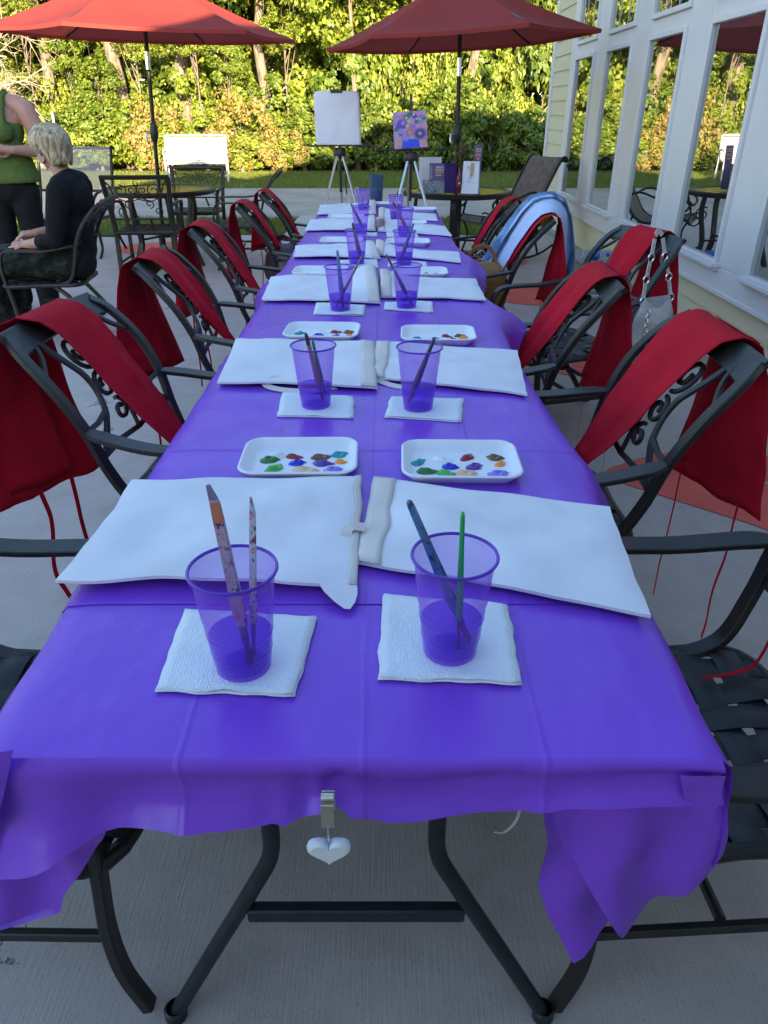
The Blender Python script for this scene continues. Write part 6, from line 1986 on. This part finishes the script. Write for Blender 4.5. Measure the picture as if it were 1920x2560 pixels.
for q in (-1, 1):
    b = MB(); b.chain([(q * .10, .04, .035), (q * .107, -.16, .028)], [.045, .036], 12, .8); b.fuse('shoe', solid((.02, .02, .022), .6), .010, p1, 2)
b = MB(); b.sweep([(.012 + .0105 * math.cos(a), -.283 + .0105 * math.sin(a), 1.128) for a in [2 * PI * k / 14 for k in range(14)]], .0015, n=6, closed=True)
b.build('finger_ring', M['chrome'], p1)
t = thing('drink_can', (sx + .070, sy - .245, 1.118), 'orange drink can held by the standing woman', 'can')
MB().lathe([(0, 0), (.024, 0), (.030, .008), (.030, .098), (.025, .110), (.026, .113), (.024, .113), (.022, .109), (0, .108)], 24).build('can', solid((.75, .20, .02), .3, .3, .03), t)
MB().lathe([(.0304, .070), (.0305, .071), (.0305, .093), (.0304, .094)], 24).build('label_band', solid((.72, .74, .78), .4), t)

# --- seated blonde woman, in profile towards the left, head turned away
hx_, hy_ = -2.07, 4.95
p2 = thing('person', (hx_, hy_, 0), 'blonde woman in a black top and camouflage trousers, seated with clasped hands', 'person')
ach = armchair(-2.20, 4.97, PI / 2 + .10, 'scroll back armchair under the seated blonde woman', 'scroll back armchairs away from the purple table')
b = MB()
P2, Mx2 = head(b, (.015, .0, 1.185), (-.80, .58, -.06))
b.chain([(.075, .0, 1.00), (.045, .0, 1.11)], [.056, .050], 14)
b.ball((.02, 0, .53), (.15, .185, .115), 22); b.ball((.055, 0, .72), (.115, .155, .17), 22); b.ball((.085, 0, .90), (.112, .165, .15), 22)
b.chain([(.095, -.15, .975), (.095, 0, 1.0), (.095, .15, .975)], [.062, .06, .062], 14)
for q in (-1, 1):
    b.chain([(.0, q * .095, .52), (-.25, q * .105, .53), (-.50, q * .11, .525)], [.098, .085, .064], 14)
    b.chain([(-.50, q * .11, .51), (-.50, q * .11, .30), (-.48, q * .11, .09)], [.062, .058, .040], 14)
    b.chain([(-.47, q * .11, .045), (-.64, q * .12, .03)], [.036, .028], 12)
NS, NE, NW = Vector((.095, -.195, .955)), Vector((.035, -.245, .685)), Vector((-.215, -.115, .640))
b.chain([NS, NS.lerp(NE, .4), NE], [.060, .052, .042], 14); b.chain([NE, NE.lerp(NW, .35), NW], [.042, .040, .027], 14)
hand(b, NW, (-.93, .25, -.10), (-.1, .2, -.9), side=1, curl=.40)
FS, FE, FW = Vector((.095, .195, .955)), Vector((.0, .235, .70)), Vector((-.20, .035, .690))
b.chain([FS, FS.lerp(FE, .4), FE], [.060, .052, .042], 14); b.chain([FE, FE.lerp(FW, .35), FW], [.042, .040, .027], 14)
hand(b, FW, (-.90, -.35, -.14), (-.2, -.2, -.9), side=-1, curl=.45)
b.fuse('body', M['skin'], .0062, p2, 5)
face_parts(P2, Mx2, p2)
b = MB()   # black top with three quarter sleeves
b.ball((.03, 0, .60), (.155, .19, .13), 22); b.ball((.06, 0, .74), (.132, .172, .18), 22); b.ball((.09, 0, .90), (.128, .178, .14), 22)
b.chain([(.10, -.16, .985), (.105, 0, 1.015), (.10, .16, .985)], [.066, .062, .066], 14)
b.chain([NS, NS.lerp(NE, .4), NE, NE.lerp(NW, .42)], [.071, .066, .058, .050], 14); b.chain([FS, FS.lerp(FE, .4), FE, FE.lerp(FW, .42)], [.071, .066, .058, .050], 14)
b.ball((.09, -.06, .52), (.10, .14, .10), 16)
b.fuse('top', M['blackcloth'], .009, p2, 4)
b = MB()
b.ball((.0, 0, .52), (.155, .195, .110), 22)
for q in (-1, 1):
    b.chain([(.0, q * .10, .525), (-.25, q * .11, .535), (-.51, q * .115, .530)], [.108, .097, .078], 16)
    b.chain([(-.51, q * .115, .52), (-.505, q * .115, .30), (-.485, q * .115, .10)], [.076, .076, .072], 16)
b.fuse('trousers', M['camo'], .010, p2, 4)
# chin length hair with a full crown, built of overlapping locks
b = MB()
b.ball(P2(0, -.022, .040), (.100, .116, .100), 24, Mx2); b.ball(P2(0, -.075, -.015), (.088, .062, .095), 20, Mx2)
rr = random.Random(8)
for k in range(84):
    a = rr.uniform(-2.55, 2.55)                     # around the head from temple to temple, open at the face
    s0 = Vector((.10 * math.sin(a) * .55, -.02 - .11 * math.cos(a) * .55, .125)); 
    m0 = Vector((.108 * math.sin(a), -.020 - .122 * math.cos(a), .045)); e0 = Vector((.094 * math.sin(a), -.022 - .108 * math.cos(a), lerp(-.050, -.085, rr.random()) if math.cos(a) > .42 else rr.uniform(-.012, .014)))
    tip = Vector((e0.x * .86, e0.y * .86 - .004, e0.z - .018))
    pts = [P2(p.x, p.y, p.z) for p in (s0, s0.lerp(m0, .6) + Vector((0, 0, .012)), m0, m0.lerp(e0, .55) + Vector((m0.x * .03, (m0.y + .02) * .03, 0)), e0, tip)]
    b.chain(spline(pts, 2), [.011, .012, .013, .0135, .0135, .013, .012, .011, .0095, .0075, .0045], 7)
b.fuse('hair', M['blonde'], .0052, p2, 2)
for q in (-1,):
    b = MB(); c = P2(-.076, -.004, -.056); b.sweep([c + Vector((.019 * math.cos(2 * PI * k / 20), 0, .019 * math.sin(2 * PI * k / 20))) for k in range(20)], .0024, n=6, closed=True); b.build('earring', M['chrome'], p2)
for q in (-1, 1):
    b = MB(); b.chain([(-.465, q * .115, .036), (-.66, q * .125, .028)], [.044, .035], 12, .8); b.fuse('shoe', solid((.03, .026, .024), .6), .010, p2, 2)
